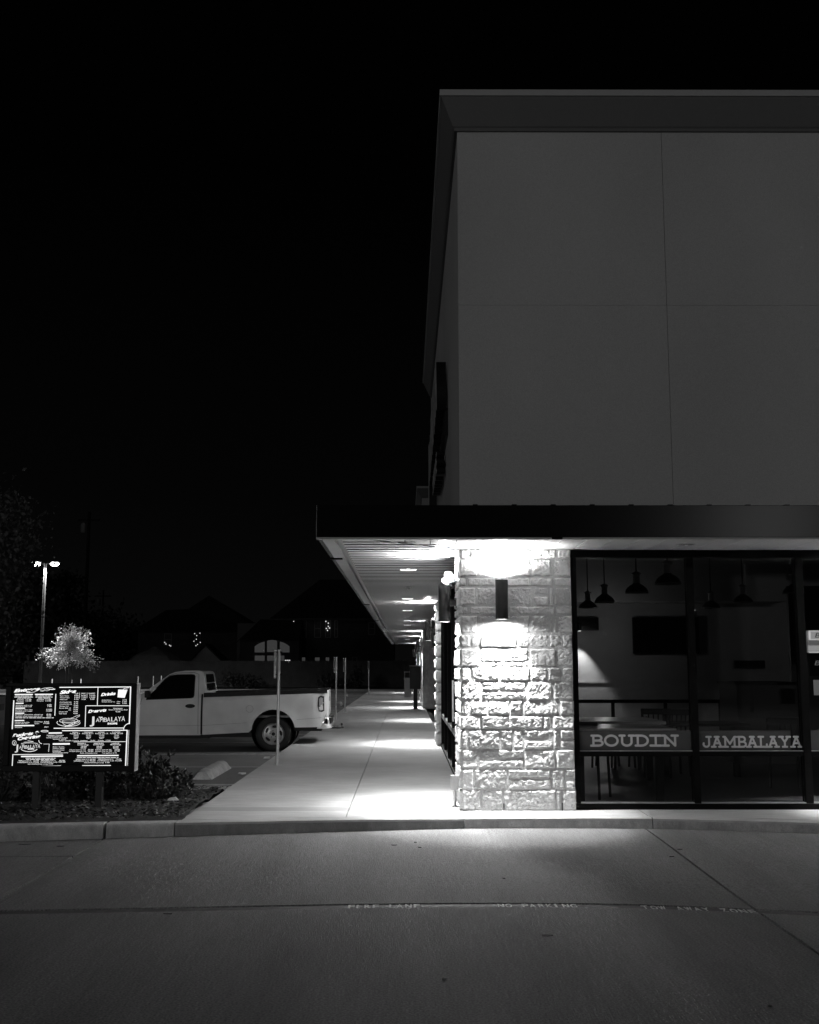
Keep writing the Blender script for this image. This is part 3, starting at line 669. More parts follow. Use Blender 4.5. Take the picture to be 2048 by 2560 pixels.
MB().box(a.x, b.x, 18, 19, .14, b.z-.04).build('carcass', 'darkwood', ct); MB().box(a.x-.03, b.x+.03, 17.97, 19.03, b.z-.039, b.z).build('counter_top', 'plastic', ct)
# glowing wall lamp inside
p = PY(1449, 1577, 26.7)
wl = thing('wall_lamp', 'lit wall lamp inside casting a white cone down the far wall', 'wall lamp', tuple(p))
MB().lathe([(.05, 0), (.05, .18)], c=p, n=16, caps=True).build('housing', 'lampblack', wl, smooth=True); MB().lathe([(.04, -.004), (.001, -.003)], c=p, n=16).build('lens', 'lens', wl)
lightobj('lamp_beam', 'SPOT', (p.x, p.y, p.z-.02), (0, .06, -1), 170, wl, 68, .5, .03); lightobj('spill_light', 'POINT', (p.x+.3, p.y-1.4, p.z-.12), (0, 0, -1), 8, wl, r=.1)  # the point light is added out in the room to raise its overall level
p = PY(1735, 1530, 26.5); sp = thing('motion_sensor', 'small cylinder with a tiny light, above the television by the mullion', 'sensor', tuple(p))
MB().lathe([(.06, -.09), (.06, .06)], c=p, n=14, caps=True).build('housing', 'grey', sp, smooth=True); MB().lathe([(.012, .0), (.012, .02)], c=p+Vector((0, -.065, .03)), n=8, caps=True).build('indicator', 'bulb', sp)
# lit menu boards inside, cut by the right edge
Y = 17.0
def panel(name, u0, u1, v0, v1, m, par, y=Y): a = PY(u0, v1, y); b = PY(u1, v0, y); return MB().box(a.x, b.x, y, y+.03, a.z, b.z).build(name, m, par)
mb_ = thing('lit_menu_sign', 'bright framed sign reading Bo behind the last window, at the right edge', 'sign', tuple(PY(2030, 1600, Y)))
panel('backing', 2018, 2110, 1576, 1632, 'white', mb_, Y+.04); panel('face', 2027, 2104, 1580, 1596, 'dimsign', mb_); panel('face', 2027, 2104, 1596.5, 1598.5, 'dimsign', mb_)
panel('sign_frame', 2024, 2106, 1576.5, 1578.5, 'print2', mb_, Y-.01); panel('sign_frame', 2024.0, 2026.5, 1579, 1597, 'print2', mb_, Y-.01); panel('sign_frame', 2024, 2106, 1597.5, 1599.5, 'print2', mb_, Y-.01)
q = PY(2036, 1594, Y-.01); text_mesh('sign_letter', 'Bo', q, .07, 'darkwood', mb_, width=.16, shear=.2)
panel('lower_strip', 2022, 2110, 1602, 1612, 'dimsign2', mb_); panel('lower_strip', 2023, 2110, 1614, 1628, 'dimsign', mb_); panel('lower_strip', 2024, 2110, 1630, 1632, 'print2', mb_)
mb2 = thing('menu_chalkboard', 'dim chalkboard menu under the bright sign at the right edge', 'sign', tuple(PY(2035, 1690, Y)))
panel('board', 2025, 2110, 1637, 1690, 'screen', mb2); panel('board_edge', 2037, 2110, 1700, 1738, 'dimsign2', mb2)
q = PY(2035, 1663, Y-.01); text_mesh('chalk_letter', 'Be', q, .07, 'dimsign2', mb2, width=.16, shear=.2)

# ================================================================== lamps on the walls
def sconce(x, y, face, label, Wd=1.0, spill=32):
    """face: unit vector from the lamp to its wall"""
    zt0, zb0_ = 2.63, 2.20; r = .069
    t = thing('wall_lamp', label, 'wall lamp', (x, y, zb0_), 'up-and-down cylinder lamps on the building')
    cN = (x, y, 0)
    MB().lathe([(r-.006, zt0-.16), (r-.006, zt0), (r, zt0), (r, zb0_), (r-.006, zb0_), (r-.006, zb0_+.16)], c=cN, n=32).build('housing', 'lampblack', t, smooth=True)
    MB().lathe([(r-.007, zt0-.125), (.001, zt0-.123)], c=cN, n=24).build('lens', 'lens', t); MB().lathe([(r-.007, zb0_+.125), (.001, zb0_+.123)], c=cN, n=24).build('lens', 'lens', t)
    fx, fy = face; px, py = -fy, fx; zm = 2.42; d = .14
    a = [(x+fx*r*.9-px*.03, y+fy*r*.9-py*.03), (x+fx*r*.9+px*.03, y+fy*r*.9+py*.03), (x+fx*d+px*.03, y+fy*d+py*.03), (x+fx*d-px*.03, y+fy*d-py*.03)]
    MB().prism(a, 'z', zm-.035, zm+.035).build('bracket', 'lampblack', t)
    b = [(x+fx*(d-.012)-px*.055, y+fy*(d-.012)-py*.055), (x+fx*(d-.012)+px*.055, y+fy*(d-.012)+py*.055), (x+fx*(d+.003)+px*.055, y+fy*(d+.003)+py*.055), (x+fx*(d+.003)-px*.055, y+fy*(d+.003)-py*.055)]
    MB().prism(b, 'z', zm-.055, zm+.055).build('back_plate', 'lampblack', t)
    lightobj('lamp_beam', 'SPOT', (x, y, zb0_+.085), (0, 0, -1), 350*Wd, t, 92, .75, .048); lightobj('spill_light', 'SPOT', (x, y, zb0_-.006), (0, 0, -1), spill, t, 172, .25, .05)
    lightobj('lamp_beam', 'SPOT', (x, y, zb0_+.085), (0, 0, -1), 430 if fy else 260, t, 76, .35, .048)
    lightobj('lamp_beam', 'SPOT', (x, y, zt0-.07), (0, 0, 1), 460*Wd, t, 165, .3, .048); lightobj('spill_light', 'SPOT', (x, y, zt0+.006), (0, 0, 1), (50 if spill < 60 else 120), t, 165, .6, .05)
xs = PY(1254.5, 1500, 12.06).x
sconce(xs, 12.05, (0, 1), 'black cylinder lamp on the front face of the lit stone corner pillar')
sconce(.445, 12.8, (1, 0), 'nearest black cylinder lamp on the walkway side of the stone corner pillar', 1.0, 205)
sconce(.455, 22.5, (1, 0), 'second black cylinder lamp along the walkway, on the next stone pillar', 1.0, 180)
sconce(.80, 32.0, (1, 0), 'black cylinder lamp on the recessed wall, half hidden behind the second one along the walkway')
sconce(.45, 41.6, (1, 0), 'third large black cylinder lamp along the walkway, on the grey block pillar', 1.0, 130)
sconce(.45, 48.8, (1, 0), 'small far cylinder lamp along the walkway, above the pedestal box')
sconce(.45, 64.2, (1, 0), 'farthest and smallest cylinder lamp along the walkway')
sconce(5.62, 12.05, (0, 1), 'black cylinder lamp on the stone pillar past the right window')
def downlight(x, y, lit, label):
    z = ZS-.003; t = thing('ceiling_light', label, 'ceiling light', (x, y, z), 'round lights recessed in the canopy soffit')
    MB().lathe([(.085, 0), (.088, -.006), (.112, -.005), (.115, 0)], c=(x, y, z), n=28).build('trim_ring', 'coping' if not lit else 'lens2', t, smooth=True)
    MB().lathe([(.084, -.002), (.001, -.001)], c=(x, y, z), n=24).build('lens', 'lens2' if lit else 'glass', t)
    if not lit: MB().lathe([(.02, -.010), (.001, -.012)], c=(x, y, z), n=10).build('bulb', 'bulb', t)  # small glowing disc stands in for the reflection on the unlit glass
    if lit: lightobj('lamp_beam', 'SPOT', (x, y, z-.012), (0, 0, -1), 70, t, 166, .4, .05)
names = ['nearest', 'second', 'third', 'fourth', 'fifth', 'farthest']
for i, v in enumerate((1424, 1496.5, 1526, 1551.5, 1562.6, 1599)):
    p = PZ(1021 if i == 0 else 1019, v, ZS-.003); downlight(p.x, p.y, True, names[i]+' lit round light in the soffit over the walkway')
p = PZ(1716, 1361, ZS-.003); downlight(p.x, p.y, False, 'unlit round light in the soffit over the shop windows')
for v in (1467, 1540, 1572):
    p = PZ(1020, v, ZS-.003); t = thing('sprinkler_head', {1467: 'nearest small sprinkler head in the walkway soffit', 1540: 'middle small sprinkler head in the walkway soffit', 1572: 'farthest small sprinkler head in the walkway soffit'}[v], 'sprinkler', tuple(p), 'sprinkler heads in the soffit')
    MB().lathe([(.05, 0), (.05, -.008), (.015, -.012), (.012, -.05), (.035, -.052), (.001, -.056)], c=p, n=14).build('head', 'grey', t, smooth=True)
# security floodlight/camera on the pillar side, above the lamp
p = Vector((.50, 12.95, 2.64))
t = thing('security_camera', 'white dome security camera with black underside on the corner pillar', 'camera', tuple(p))
MB().lathe([(.001, .13), (.045, .12), (.055, .06), (.08, .04), (.085, .0)], c=(p.x, p.y, p.z+.03), n=20).build('cap', 'white', t, smooth=True)
MB().lathe([(.083, -.001), (.078, -.035), (.05, -.07), (.001, -.082)], c=(p.x, p.y, p.z+.03), n=20).build('dome', 'screen', t, smooth=True)
MB().tube((p.x, p.y, p.z+.09), (.6, p.y, p.z+.09), .035, n=12).build('arm', 'white', t, smooth=True)
# conduit box by the pillar foot
t = thing('conduit_box', 'small grey electrical box on a short pipe at the foot of the corner pillar', 'electrical box', (.53, 12.62, .15))
MB().box(.50, .585, 12.56, 12.64, .33, .49).build('box_body', 'steel', t, bevel=.005); MB().tube((.545, 12.6, .15), (.545, 12.6, .33), .02).build('pipe', 'steel', t, smooth=True)
# two little weep pipes at the foot of the pillar front
for u, v in ((1260, 2018), (1406, 2016)):
    p = PY(u, v, YF-.02); t = tag(MB().tube((p.x, YF-.026, .155), (p.x, YF-.026, p.z+.04), .007, n=8).build('weep_rod', 'dark'), 'short dark rod at the foot of the pillar front, %s' % ('left of the lamp axis' if u > 1300 and False else ('the right-hand of the two' if u > 1300 else 'the left-hand of the two')), 'rod', 'rods at the pillar foot')
# channel letter sign on the side wall
sg = thing('wall_sign', 'black channel-letter shop sign on the walkway side of the upper wall, seen edge-on', 'sign', (.6, 20, 4.6))
def side_letters(txt, ya, yb_, z0, h, depth, nm='sign_letter', jig=None):
    n = len(txt); cw = (ya-yb_)/n
    for i, ch in enumerate(txt):
        if ch == ' ': continue
        y = ya-i*cw; hh = h*(1.5 if (nm == 'sign_letter' and i == 0) else 1); zz = z0-(h*.35 if hh > h else 0)
        o = text_mesh(nm, ch, (0, 0, 0), hh, 'sign', None, width=cw*.9, face='x-', ext=depth/2)
        o.location = Vector((XW-.02-depth/2, y, zz+(jig(i) if jig else 0)))-ORG[sg]; o.parent = sg
        fz = text_mesh('letter_face', ch, (0, 0, 0), hh, 'coping', None, width=cw*.9, face='x-', ext=.004)
        fz.location = Vector((XW-.02-depth-.005, y, zz+(jig(i) if jig else 0)))-ORG[sg]; fz.parent = sg
side_letters('JAMBALAYA', 21.0, 15.3, 5.0, .78, .14, jig=lambda i: .04*i)
side_letters('THE', 20.1, 18.9, 6.0, .22, .12, 'small_letter'); side_letters('SHOPPE', 18.6, 16.2, 4.55, .32, .12, 'small_letter')
MB().box(XW-.05, XW-.003, 15.4, 20.8, 4.95, 5.35).build('raceway', 'sign', sg)

# ================================================================== street furniture along the walkway
for i, (y, lab) in enumerate([(17.72, 'nearest steel parking sign post, in front of the pickup wheel'), (32.3, 'steel sign post just behind the pickup bumper'), (37.1, 'steel sign post just right of the one behind the bumper'), (60.7, 'farthest and thinnest steel sign post, near the fence')]):
    x = -2.02; t = thing('sign_post', lab, 'sign post', (x, y, .15), 'steel sign posts along the walkway edge')
    MB().tube((x, y, .16), (x, y, 1.95), .025, n=14).build('post', 'steel', t, smooth=True)
    MB().tube((x, y, .156), (x, y, .31), .033, .031, n=14).build('sleeve', 'steel', t, smooth=True); MB().box(x-.07, x+.07, y-.06, y+.06, .15, .158).build('base_plate', 'steel', t)
    for k in range(4): MB().tube((x+(.052, -.052)[k % 2], y+(.045, -.045)[k//2], .158), (x+(.052, -.052)[k % 2], y+(.045, -.045)[k//2], .185), .008, n=6).build('bolt', 'steel', t)
    MB().box(x-.062, x-.058, y-.15, y+.15, 1.50, 1.95).build('sign_plate', 'steel', t)
    for z in (1.56, 1.91): MB().box(x-.057, x+.055, y-.012, y+.012, z-.012, z+.012).build('clamp', 'chrome', t)
t = thing('pedestal_box', 'black boxy pedestal mailbox on one leg beside the far pillar', 'mailbox', (.33, 40.3, .15))
MB().box(.14, .53, 40.0, 40.5, .87, 1.68).build('cabinet', 'plastic', t, bevel=.02); MB().box(.12, .55, 39.97, 40.53, 1.681, 1.70).build('lid', 'grey', t); MB().box(.27, .42, 40.15, 40.3, .16, .869).build('leg', 'plastic', t); MB().box(.2, .48, 40.05, 40.4, .15, .159).build('foot', 'plastic', t)
t = thing('litter_bin', 'grey litter bin with an open hood, beyond the black pedestal box', 'litter bin', (.05, 55, .15))
yb0 = 55.0; xa, xb = PY(1011, 1700, yb0).x, PY(1029, 1700, yb0).x; zb1_ = PY(1020, 1729, yb0).z
MB().box(xa, xb, yb0, yb0+.4, .16, 1.0).build('bin_body', 'grey', t, bevel=.02); MB().box(xa-.02, xb+.02, yb0-.02, yb0+.42, 1.0, 1.10).build('bin_collar', 'coping', t, bevel=.01)
for x_ in (xa, xb-.03): MB().box(x_, x_+.03, yb0+.1, yb0+.3, 1.101, 1.37).build('hood_leg', 'coping', t)
MB().box(xa-.01, xb+.01, yb0+.05, yb0+.35, 1.371, 1.40).build('hood', 'coping', t)
# wheel stops
def wheel_stop(x, y0, y1, label):
    t = thing('wheel_stop', label, 'wheel stop', (x, y0, 0), 'concrete wheel stops in the car park')
    mb = MB(); w_ = .15
    pr = [(-w_, .004), (-w_*.9, .05), (-w_*.55, .12), (-w_*.3, .14), (w_*.3, .14), (w_*.55, .12), (w_*.9, .05), (w_, .004)]
    n = len(pr); N_ = 10; vs = []
    for j in range(N_+1):
        y = y0+(y1-y0)*j/N_; s = .82 if j in (0, N_) else 1
        for a, h in pr: vs.append((x+a*(s if h > .02 else 1), y, max(.004, h*s+.004*noise.noise(Vector((a*20, y*5, x))))))
    fs = [(j*n+i, j*n+(i+1) % n, (j+1)*n+(i+1) % n, (j+1)*n+i) for j in range(N_) for i in range(n)]+[tuple(range(n)), tuple(range(N_*n, N_*n+n))]
    mb.add(vs, fs).build('block', 'kerb', t, smooth=True, angle=30)
wheel_stop(-3.06, 16.95, 18.85, 'concrete wheel stop lying in the empty bay in front of the pickup')
wheel_stop(-2.9, 47.5, 49.2, 'far pale wheel stop lit between the thin sign posts'); wheel_stop(-5.2, 34.2, 36, 'wheel stop beyond the pickup, behind its tailgate')
# crumpled paper scraps
for i, (u, v) in enumerate([(668, 1898), (605, 1938), (434, 2003)]):
    p = PZ(u, v, .0 if i < 2 else .2); vs = [(p.x+random.uniform(-.07, .07), p.y+random.uniform(-.05, .05), p.z+random.uniform(.008, .05)) for _ in range(14)]
    me = MB(); bm = bmesh.new(); [bm.verts.new(q) for q in vs]; bmesh.ops.convex_hull(bm, input=bm.verts); m_ = bpy.data.meshes.new('paper_scrap'); bm.to_mesh(m_); bm.free(); m_.materials.append(M['white'])
    o = bpy.data.objects.new('paper_scrap', m_); C.objects.link(o); tag(o, ['crumpled pale scrap on the bay line by the nearest sign post', 'crumpled pale scrap between the wheel stop and the walkway', 'pale scrap at the tip of the mulch bed by the drain grate'][i], 'litter')

# ================================================================== the pickup
def side_shape(name, outline, yfun, m, parent, zcuts=(), xcuts=(), holes=None, both=True, bands=None, cap=3, smooth_angle=40):
    """body shell: outline (x,z) cut into strips, bent by yfun(x,z), mirrored, and the two sides joined along the outline"""
    bm = bmesh.new(); f = bm.faces.new([bm.verts.new((x, 0, z)) for x, z in outline])
    for z in zcuts: bmesh.ops.bisect_plane(bm, geom=bm.verts[:]+bm.edges[:]+bm.faces[:], plane_co=(0, 0, z), plane_no=(0, 0, 1))
    for x in xcuts: bmesh.ops.bisect_plane(bm, geom=bm.verts[:]+bm.edges[:]+bm.faces[:], plane_co=(x, 0, 0), plane_no=(1, 0, 0))
    bmesh.ops.triangulate(bm, faces=bm.faces)
    bedges = [(e.verts[0], e.verts[1]) for e in bm.edges if e.is_boundary]
    bm.verts.index_update(); vs = [v.co.copy() for v in bm.verts]; n = len(vs)
    V = [(v.x, yfun(v.x, v.z), v.z) for v in vs]+[(v.x, -yfun(v.x, v.z), v.z) for v in vs]
    Fs = [tuple(v.index for v in f.verts) for f in bm.faces]; Fs += [tuple(i+n for i in f[::-1]) for f in Fs]
    crown = lambda x, z: cap_fn(x, z) if bands else 0
    for a, b in bedges:
        if bands and not bands((a.co.x+b.co.x)/2, (a.co.z+b.co.z)/2): continue
        k = len(V); K = 6; 
        def P(v, t):
            y = yfun(v.co.x, v.co.z)*(1-2*t); return (v.co.x, y, v.co.z)
        ia = [a.index]; ib = [b.index]
        for j in range(1, K):
            V.append(P(a, j/K)); ia.append(len(V)-1); V.append(P(b, j/K)); ib.append(len(V)-1)
        ia.append(a.index+n); ib.append(b.index+n)
        for j in range(K): Fs.append((ia[j], ib[j], ib[j+1], ia[j+1]))
    bm.free(); mb = MB().add(V, Fs); return mb.build(name, m, parent, smooth=True, angle=smooth_angle)
def arcpts(cx, cz, r, a0, a1, n=16, k=1.0): return [(cx+r*k*math.cos(R(a0+(a1-a0)*i/n)), cz+r*math.sin(R(a0+(a1-a0)*i/n))) for i in range(n+1)]
def wheel(parent, x, y, r, wd, out, spokes=5, m='alu'):
    """out = +1 if the outer face looks along +y"""
    wv = thing_part('wheel', parent); ORG[wv] = Vector((0, 0, 0))
    s = out; rr = r
    MB().lathe([(rr*.62, s*-.01), (rr*.66, s*.012), (rr*.80, s*.02), (rr*.93, s*.004), (rr, s*-.03), (rr, s*-(wd-.03)), (rr*.93, s*-wd), (rr*.62, s*-wd)], c=(x, y, r), n=48, axis='y').build('tyre', 'rubber', wv, smooth=True, angle=40)
    MB().lathe([(rr*.625, s*-.008), (rr*.60, s*.004), (rr*.57, s*-.01), (rr*.54, s*-.035), (rr*.36, s*-.02), (rr*.26, s*.0), (rr*.20, s*-.004), (.001, s*-.004)], c=(x, y, r), n=48, axis='y').build('rim', m, wv, smooth=True, angle=40)
    h = MB()
    for k in range(5):
        a = 2*math.pi*k/5+.5; ring = []
        for j in range(14):
            t = 2*math.pi*j/14; rad = rr*.425+rr*.075*math.cos(t); an = a+.36*math.sin(t)+.10*math.cos(t)
            ring.append((x+rad*math.cos(an), y+s*-.019+s*.004, r+rad*math.sin(an)))
        h.add(ring, [tuple(range(14))])
    for k in range(5):
        a = 2*math.pi*k/5+.2; c = (x+rr*.19*math.cos(a), y+s*.006, r+rr*.19*math.sin(a)); h.add([(c[0]+.012*math.cos(q), c[1], c[2]+.012*math.sin(q)) for q in np.linspace(0, 6.28, 9)[:-1]], [tuple(range(8))])
    h.add([(x+rr*.10*math.cos(q), y+s*.004, r+rr*.10*math.sin(q)) for q in np.linspace(0, 6.28, 17)[:-1]], [tuple(range(16))])
    h.build('wheel_hole', 'plastic', wv)
    return wv
tr = thing('pickup_truck', 'white single-cab pickup truck backed up to the walkway, chrome rear bumper', 'pickup truck', (-2.68, 23.33, 0), rz=R(182.3), local=True); tr.scale = (.975, 1, .955)
def ty(x, z):
    y = .965-.030*((z-.78)/.42)**2 if z < 1.14 else .942-(z-1.14)*.30
    if x < -.75: y -= .09*((-.75-x)/.4)**2
    if x > 3.6: y -= .10*((x-3.6)/.8)**2
    for cx in (0, 3.5):                       # flared arches
        dd = math.hypot(x-cx, z-.40)
        if z < 1.0: y += .022*math.exp(-((dd-.47)/.06)**2)
    return y
arch = arcpts(0, .42, .44, 0, 180, 18)        # from rear (negative?) side handled below
bed = [(-1.10, 1.27), (-1.115, 1.1), (-1.09, .86), (-1.04, .70), (-1.0, .55), (-.95, .505)]+[(-.44, .50)]+[(p[0]*-1, p[1]) for p in arcpts(0, .43, .44, 10, 176, 20)]+[(.50, .40), (1.42, .355), (1.455, .36), (1.45, 1.20)]
side_shape('bed', bed, ty, 'paint', tr, zcuts=np.arange(.45, 1.25, .07), xcuts=np.arange(-1.05, 1.45, .09), bands=lambda x, z: x < -1.03 or False)
# rail caps, bed interior
for s in (-1, 1):
    rc = MB()
    for a, b, za, zb_ in ((-1.09, 1.43, 1.265, 1.195),):
        rc.add([(a, s*.86, za+.022), (b, s*.90, zb_+.022), (b, s*.955, zb_+.018), (a, s*.905, za+.018), (a, s*.86, za-.06), (b, s*.90, zb_-.07), (b, s*.968, zb_-.07), (a, s*.918, za-.055)], [(0, 1, 2, 3), (4, 5, 6, 7), (0, 1, 5, 4), (3, 2, 6, 7), (0, 3, 7, 4), (1, 2, 6, 5)]); rc.build('rail_cap', 'plastic', tr)
MB().box(-1.05, 1.42, -.84, .84, .70, .74).build('bed_floor', 'grey', tr)
MB().box(-1.115, -1.06, -.80, .80, .62, 1.27).build('tailgate', 'paint', tr, bevel=.02); MB().box(-1.12, -1.05, -.80, .80, 1.271, 1.29).build('tailgate_cap', 'plastic', tr)
MB().box(-1.12, -1.1155, -.12, .12, 1.02, 1.12).build('tailgate_handle', 'plastic', tr, bevel=.01)
cab = [(1.475, .345), (2.9, .345), (3.06, .36)]+arcpts(3.5, .43, .44, 176, 10, 18)+[(3.95, .42), (4.3, .42), (4.38, .6), (4.36, .88), (4.28, 1.0), (3.6, 1.11), (2.82, 1.17), (2.70, 1.185), (2.16, 1.60), (2.05, 1.645), (1.85, 1.675), (1.56, 1.675), (1.49, 1.655), (1.455, 1.60), (1.40, 1.22), (1.46, 1.19)]
side_shape('cab', cab, ty, 'paint', tr, zcuts=list(np.arange(.45, 1.66, .06)), xcuts=list(np.arange(1.5, 4.3, .12)), bands=lambda x, z: z > .95 or x > 4.2 or (x < 1.5 and z > 1.15))
def gpane(pts, m='autoglass', nm='window', off=.004, rib=None):
    for s in (1,):
        vs = [(x, s*(ty(x, z)+off), z) for x, z in pts]; vs2 = [(x, s*(ty(x, z)+off-.012), z) for x, z in pts]; n = len(pts)
        MB().add(vs+vs2, [tuple(range(n))]+[(i, (i+1) % n, n+(i+1) % n, n+i) for i in range(n)]).build(nm, m, tr)
win = [(2.585, 1.085), (2.57, 1.13), (2.22, 1.50), (2.14, 1.555), (2.02, 1.58), (1.72, 1.585), (1.67, 1.575), (1.645, 1.54), (1.64, 1.18), (1.655, 1.135), (1.70, 1.12)]
gpane([(x+(.02 if x > 2.1 else -.018), z+(.018 if z > 1.3 else -.016)) for x, z in win], 'plastic', 'window_trim', .002); gpane(win, off=.006)
# seams: door edges, crease line
def seam(pts, wd=.007, m='joint', nm='door_seam', off=.0015):
    mb = MB()
    for (a, b) in zip(pts[:-1], pts[1:]):
        K = max(1, int(math.dist(a, b)/.06))
        for j in range(K):
            p = (a[0]+(b[0]-a[0])*j/K, a[1]+(b[1]-a[1])*j/K); q = (a[0]+(b[0]-a[0])*(j+1)/K, a[1]+(b[1]-a[1])*(j+1)/K)
            d = Vector((q[0]-p[0], q[1]-p[1])).normalized(); n = Vector((-d.y, d.x))*wd/2
            mb.add([(r[0]+sg_*n.x, ty(r[0], r[1])+off, r[1]+sg_*n.y) for r, sg_ in ((p, 1), (q, 1), (q, -1), (p, -1))], [(0, 1, 2, 3)])
    mb.build(nm, m, tr)
seam([(1.53, .37), (1.54, 1.15), (1.56, 1.60), (1.66, 1.635), (2.0, 1.625), (2.17, 1.575)]); seam([(2.74, .40), (2.72, .95), (2.68, 1.12)])
seam([(1.462, .37), (1.462, 1.19)], .036, 'plastic', nm='cab_gap', off=.006); 
seam([(1.44, .545), (.52, .60)], .005, 'flange', 'body_crease'); seam([(2.72, .54), (1.5, .545)], .005, 'flange', 'body_crease'); seam([(-.46, .66), (-.98, .70)], .005, 'flange', 'body_crease')
MB().add([(x, ty(x, z)+.004, z) for x, z in [(1.70+.10*math.cos(a)*1.0, .945+.042*math.sin(a)) for a in np.linspace(0, 6.283, 19)[:-1]]], [tuple(range(18))]).build('door_handle', 'plastic', tr)
ring = [(.49+.072*math.cos(a), .885+.072*math.sin(a)) for a in np.linspace(0, 6.283, 25)]
seam(ring, .005, 'flange', 'fuel_door')
# rocker frame, bumper, lamps, arches
MB().box(1.3, 2.95, -.90, .90, .275, .34).build('rocker', 'plastic', tr); MB().box(.45, 1.3, -.88, .88, .30, .39).build('frame_rail', 'plastic', tr); MB().box(-.98, -.42, -.86, .86, .42, .50).build('frame_rail', 'plastic', tr)
MB().box(.55, 3.0, -.5, .5, .34, .42).build('underbody', 'plastic', tr)
bp = MB(); prof = [(-.90, .885), (-1.06, .925), (-1.15, .86), (-1.20, .60), (-1.22, 0), (-1.20, -.60), (-1.15, -.86), (-1.06, -.925), (-.90, -.885)]
V = []; hz = [(.47, -.02), (.50, .0), (.68, .0), (.705, -.02)]
for (x, y_) in prof:
    for z, d in hz: V.append((x-d*0+(.02 if d else 0), y_*(1+d), z))
n = 4; bp.add(V, [(i*n+k, (i+1)*n+k, (i+1)*n+k+1, i*n+k+1) for i in range(len(prof)-1) for k in range(3)]); bp.add([(x, y_*.98, .706) for x, y_ in prof], [tuple(range(len(prof)))])
bp.build('rear_bumper', 'chrome', tr, smooth=True, angle=60)
MB().box(-1.21, -1.0, -.45, .45, .707, .718).build('bumper_step', 'plastic', tr)
hh = MB().tube((-1.1, 0, .45), (-1.36, 0, .45), .03, n=10); hh.box(-1.42, -1.22, -.04, .04, .43, .46); hh.tube((-1.38, 0, .46), (-1.38, 0, .50), .012, n=8); hh.lathe([(.001, -.028), (.02, -.02), (.028, 0), (.02, .02), (.001, .028)], c=(-1.38, 0, .52), n=12); hh.build('tow_hitch', 'dark', tr, smooth=True)
tl = [(-.905, 1.12), (-.955, 1.155), (-1.03, 1.14), (-1.035, .84), (-.985, .815), (-.92, .83), (-.895, .95)]
gpane(tl, 'plastic', 'tail_light', .004)
tl2 = [(-.925, 1.09), (-.96, 1.125), (-1.0, 1.10), (-1.005, .98), (-.93, .94)]; gpane(tl2, 'grey', 'tail_light_lens', .008); gpane([(-.925, .92), (-1.005, .955), (-1.01, .86), (-.94, .85)], 'white', 'tail_light_lens', .008)
for s in (1, -1):
    for cx in (0, 3.5):
        wheel(tr, cx, s*.93, .365, .24, s); 
        MB().lathe([(.46, s*.88), (.46, s*.45)], c=(cx, 0, .42), n=30, axis='y').build('wheel_well', 'plastic', tr); MB().lathe([(.455, s*.5), (.001, s*.5)], c=(cx, 0, .42), n=30, axis='y').build('wheel_well', 'plastic', tr)
# rear cab window, reflections come by themselves
def cabx(z): return 1.40+(z-1.22)*(.055/.38)-.006
MB().add([(cabx(1.25), -.68, 1.25), (cabx(1.25), .68, 1.25), (cabx(1.56), .60, 1.56), (cabx(1.60), .56, 1.60), (cabx(1.60), -.56, 1.60), (cabx(1.56), -.60, 1.56)], [tuple(range(6))]).build('rear_window', 'autoglass', tr)
MB().box(cabx(1.42)-.01, cabx(1.42)-.004, -.66, .66, 1.405, 1.42).build('window_bar', 'alu', tr)
MB().add([(2.70, -.70, 1.20), (2.70, .70, 1.20), (2.19, .62, 1.592), (2.19, -.62, 1.592)], [(0, 1, 2, 3)]).build('windscreen', 'autoglass', tr)
MB().box(2.50, 2.60, .97, 1.13, 1.12, 1.26).build('wing_mirror', 'plastic', tr, bevel=.02)
MB().box(4.2, 4.42, -.90, .90, .42, .62).build('front_bumper', 'chrome', tr, bevel=.03)
MB().box(4.36, 4.385, -.55, .55, .66, .86).build('grille', 'plastic', tr)
for s in (-1, 1): MB().box(4.33, 4.385, s*.74-.14, s*.74+.14, .68, .86).build('headlight', 'glass', tr, bevel=.02)

# pale saloon mostly hidden behind the menu board
vn = thing('parked_car', 'pale saloon car parked far left, only its tail showing past the menu board', 'car', (-9.32, 26.4, 0), rz=R(180), local=True)
def vy(x, z): return .88-(0 if z < .9 else (z-.9)*.3)
side_shape('body', [(0.02, .5), (.1, .32), (.5, .25)]+arcpts(1.0, .35, .36, 180, 0, 12)+[(3.3, .25)]+arcpts(3.8, .35, .36, 180, 0, 12)+[(4.6, .35), (4.6, .7), (3.5, .92), (2.7, 1.35), (1.6, 1.38), (.85, 1.02), (.08, .98), (0.0, .8)], vy, 'paint', vn, zcuts=np.arange(.4, 1.3, .2), xcuts=np.arange(.2, 4.6, .4), bands=lambda x, z: True)
for s in (1, -1):
    for cx in (1.0, 3.8): wheel(vn, cx, s*.86, .32, .2, s)
MB().prism([(1.05, 1.0), (3.2, .98), (2.6, 1.3), (1.65, 1.32)], 'y', -.86, .84).build('window', 'autoglass', vn)
MB().box(-.02, .1, -.7, -.45, .68, .82).build('tail_light', 'grey', vn); MB().box(-.02, .1, .45, .7, .68, .82).build('tail_light', 'grey', vn)

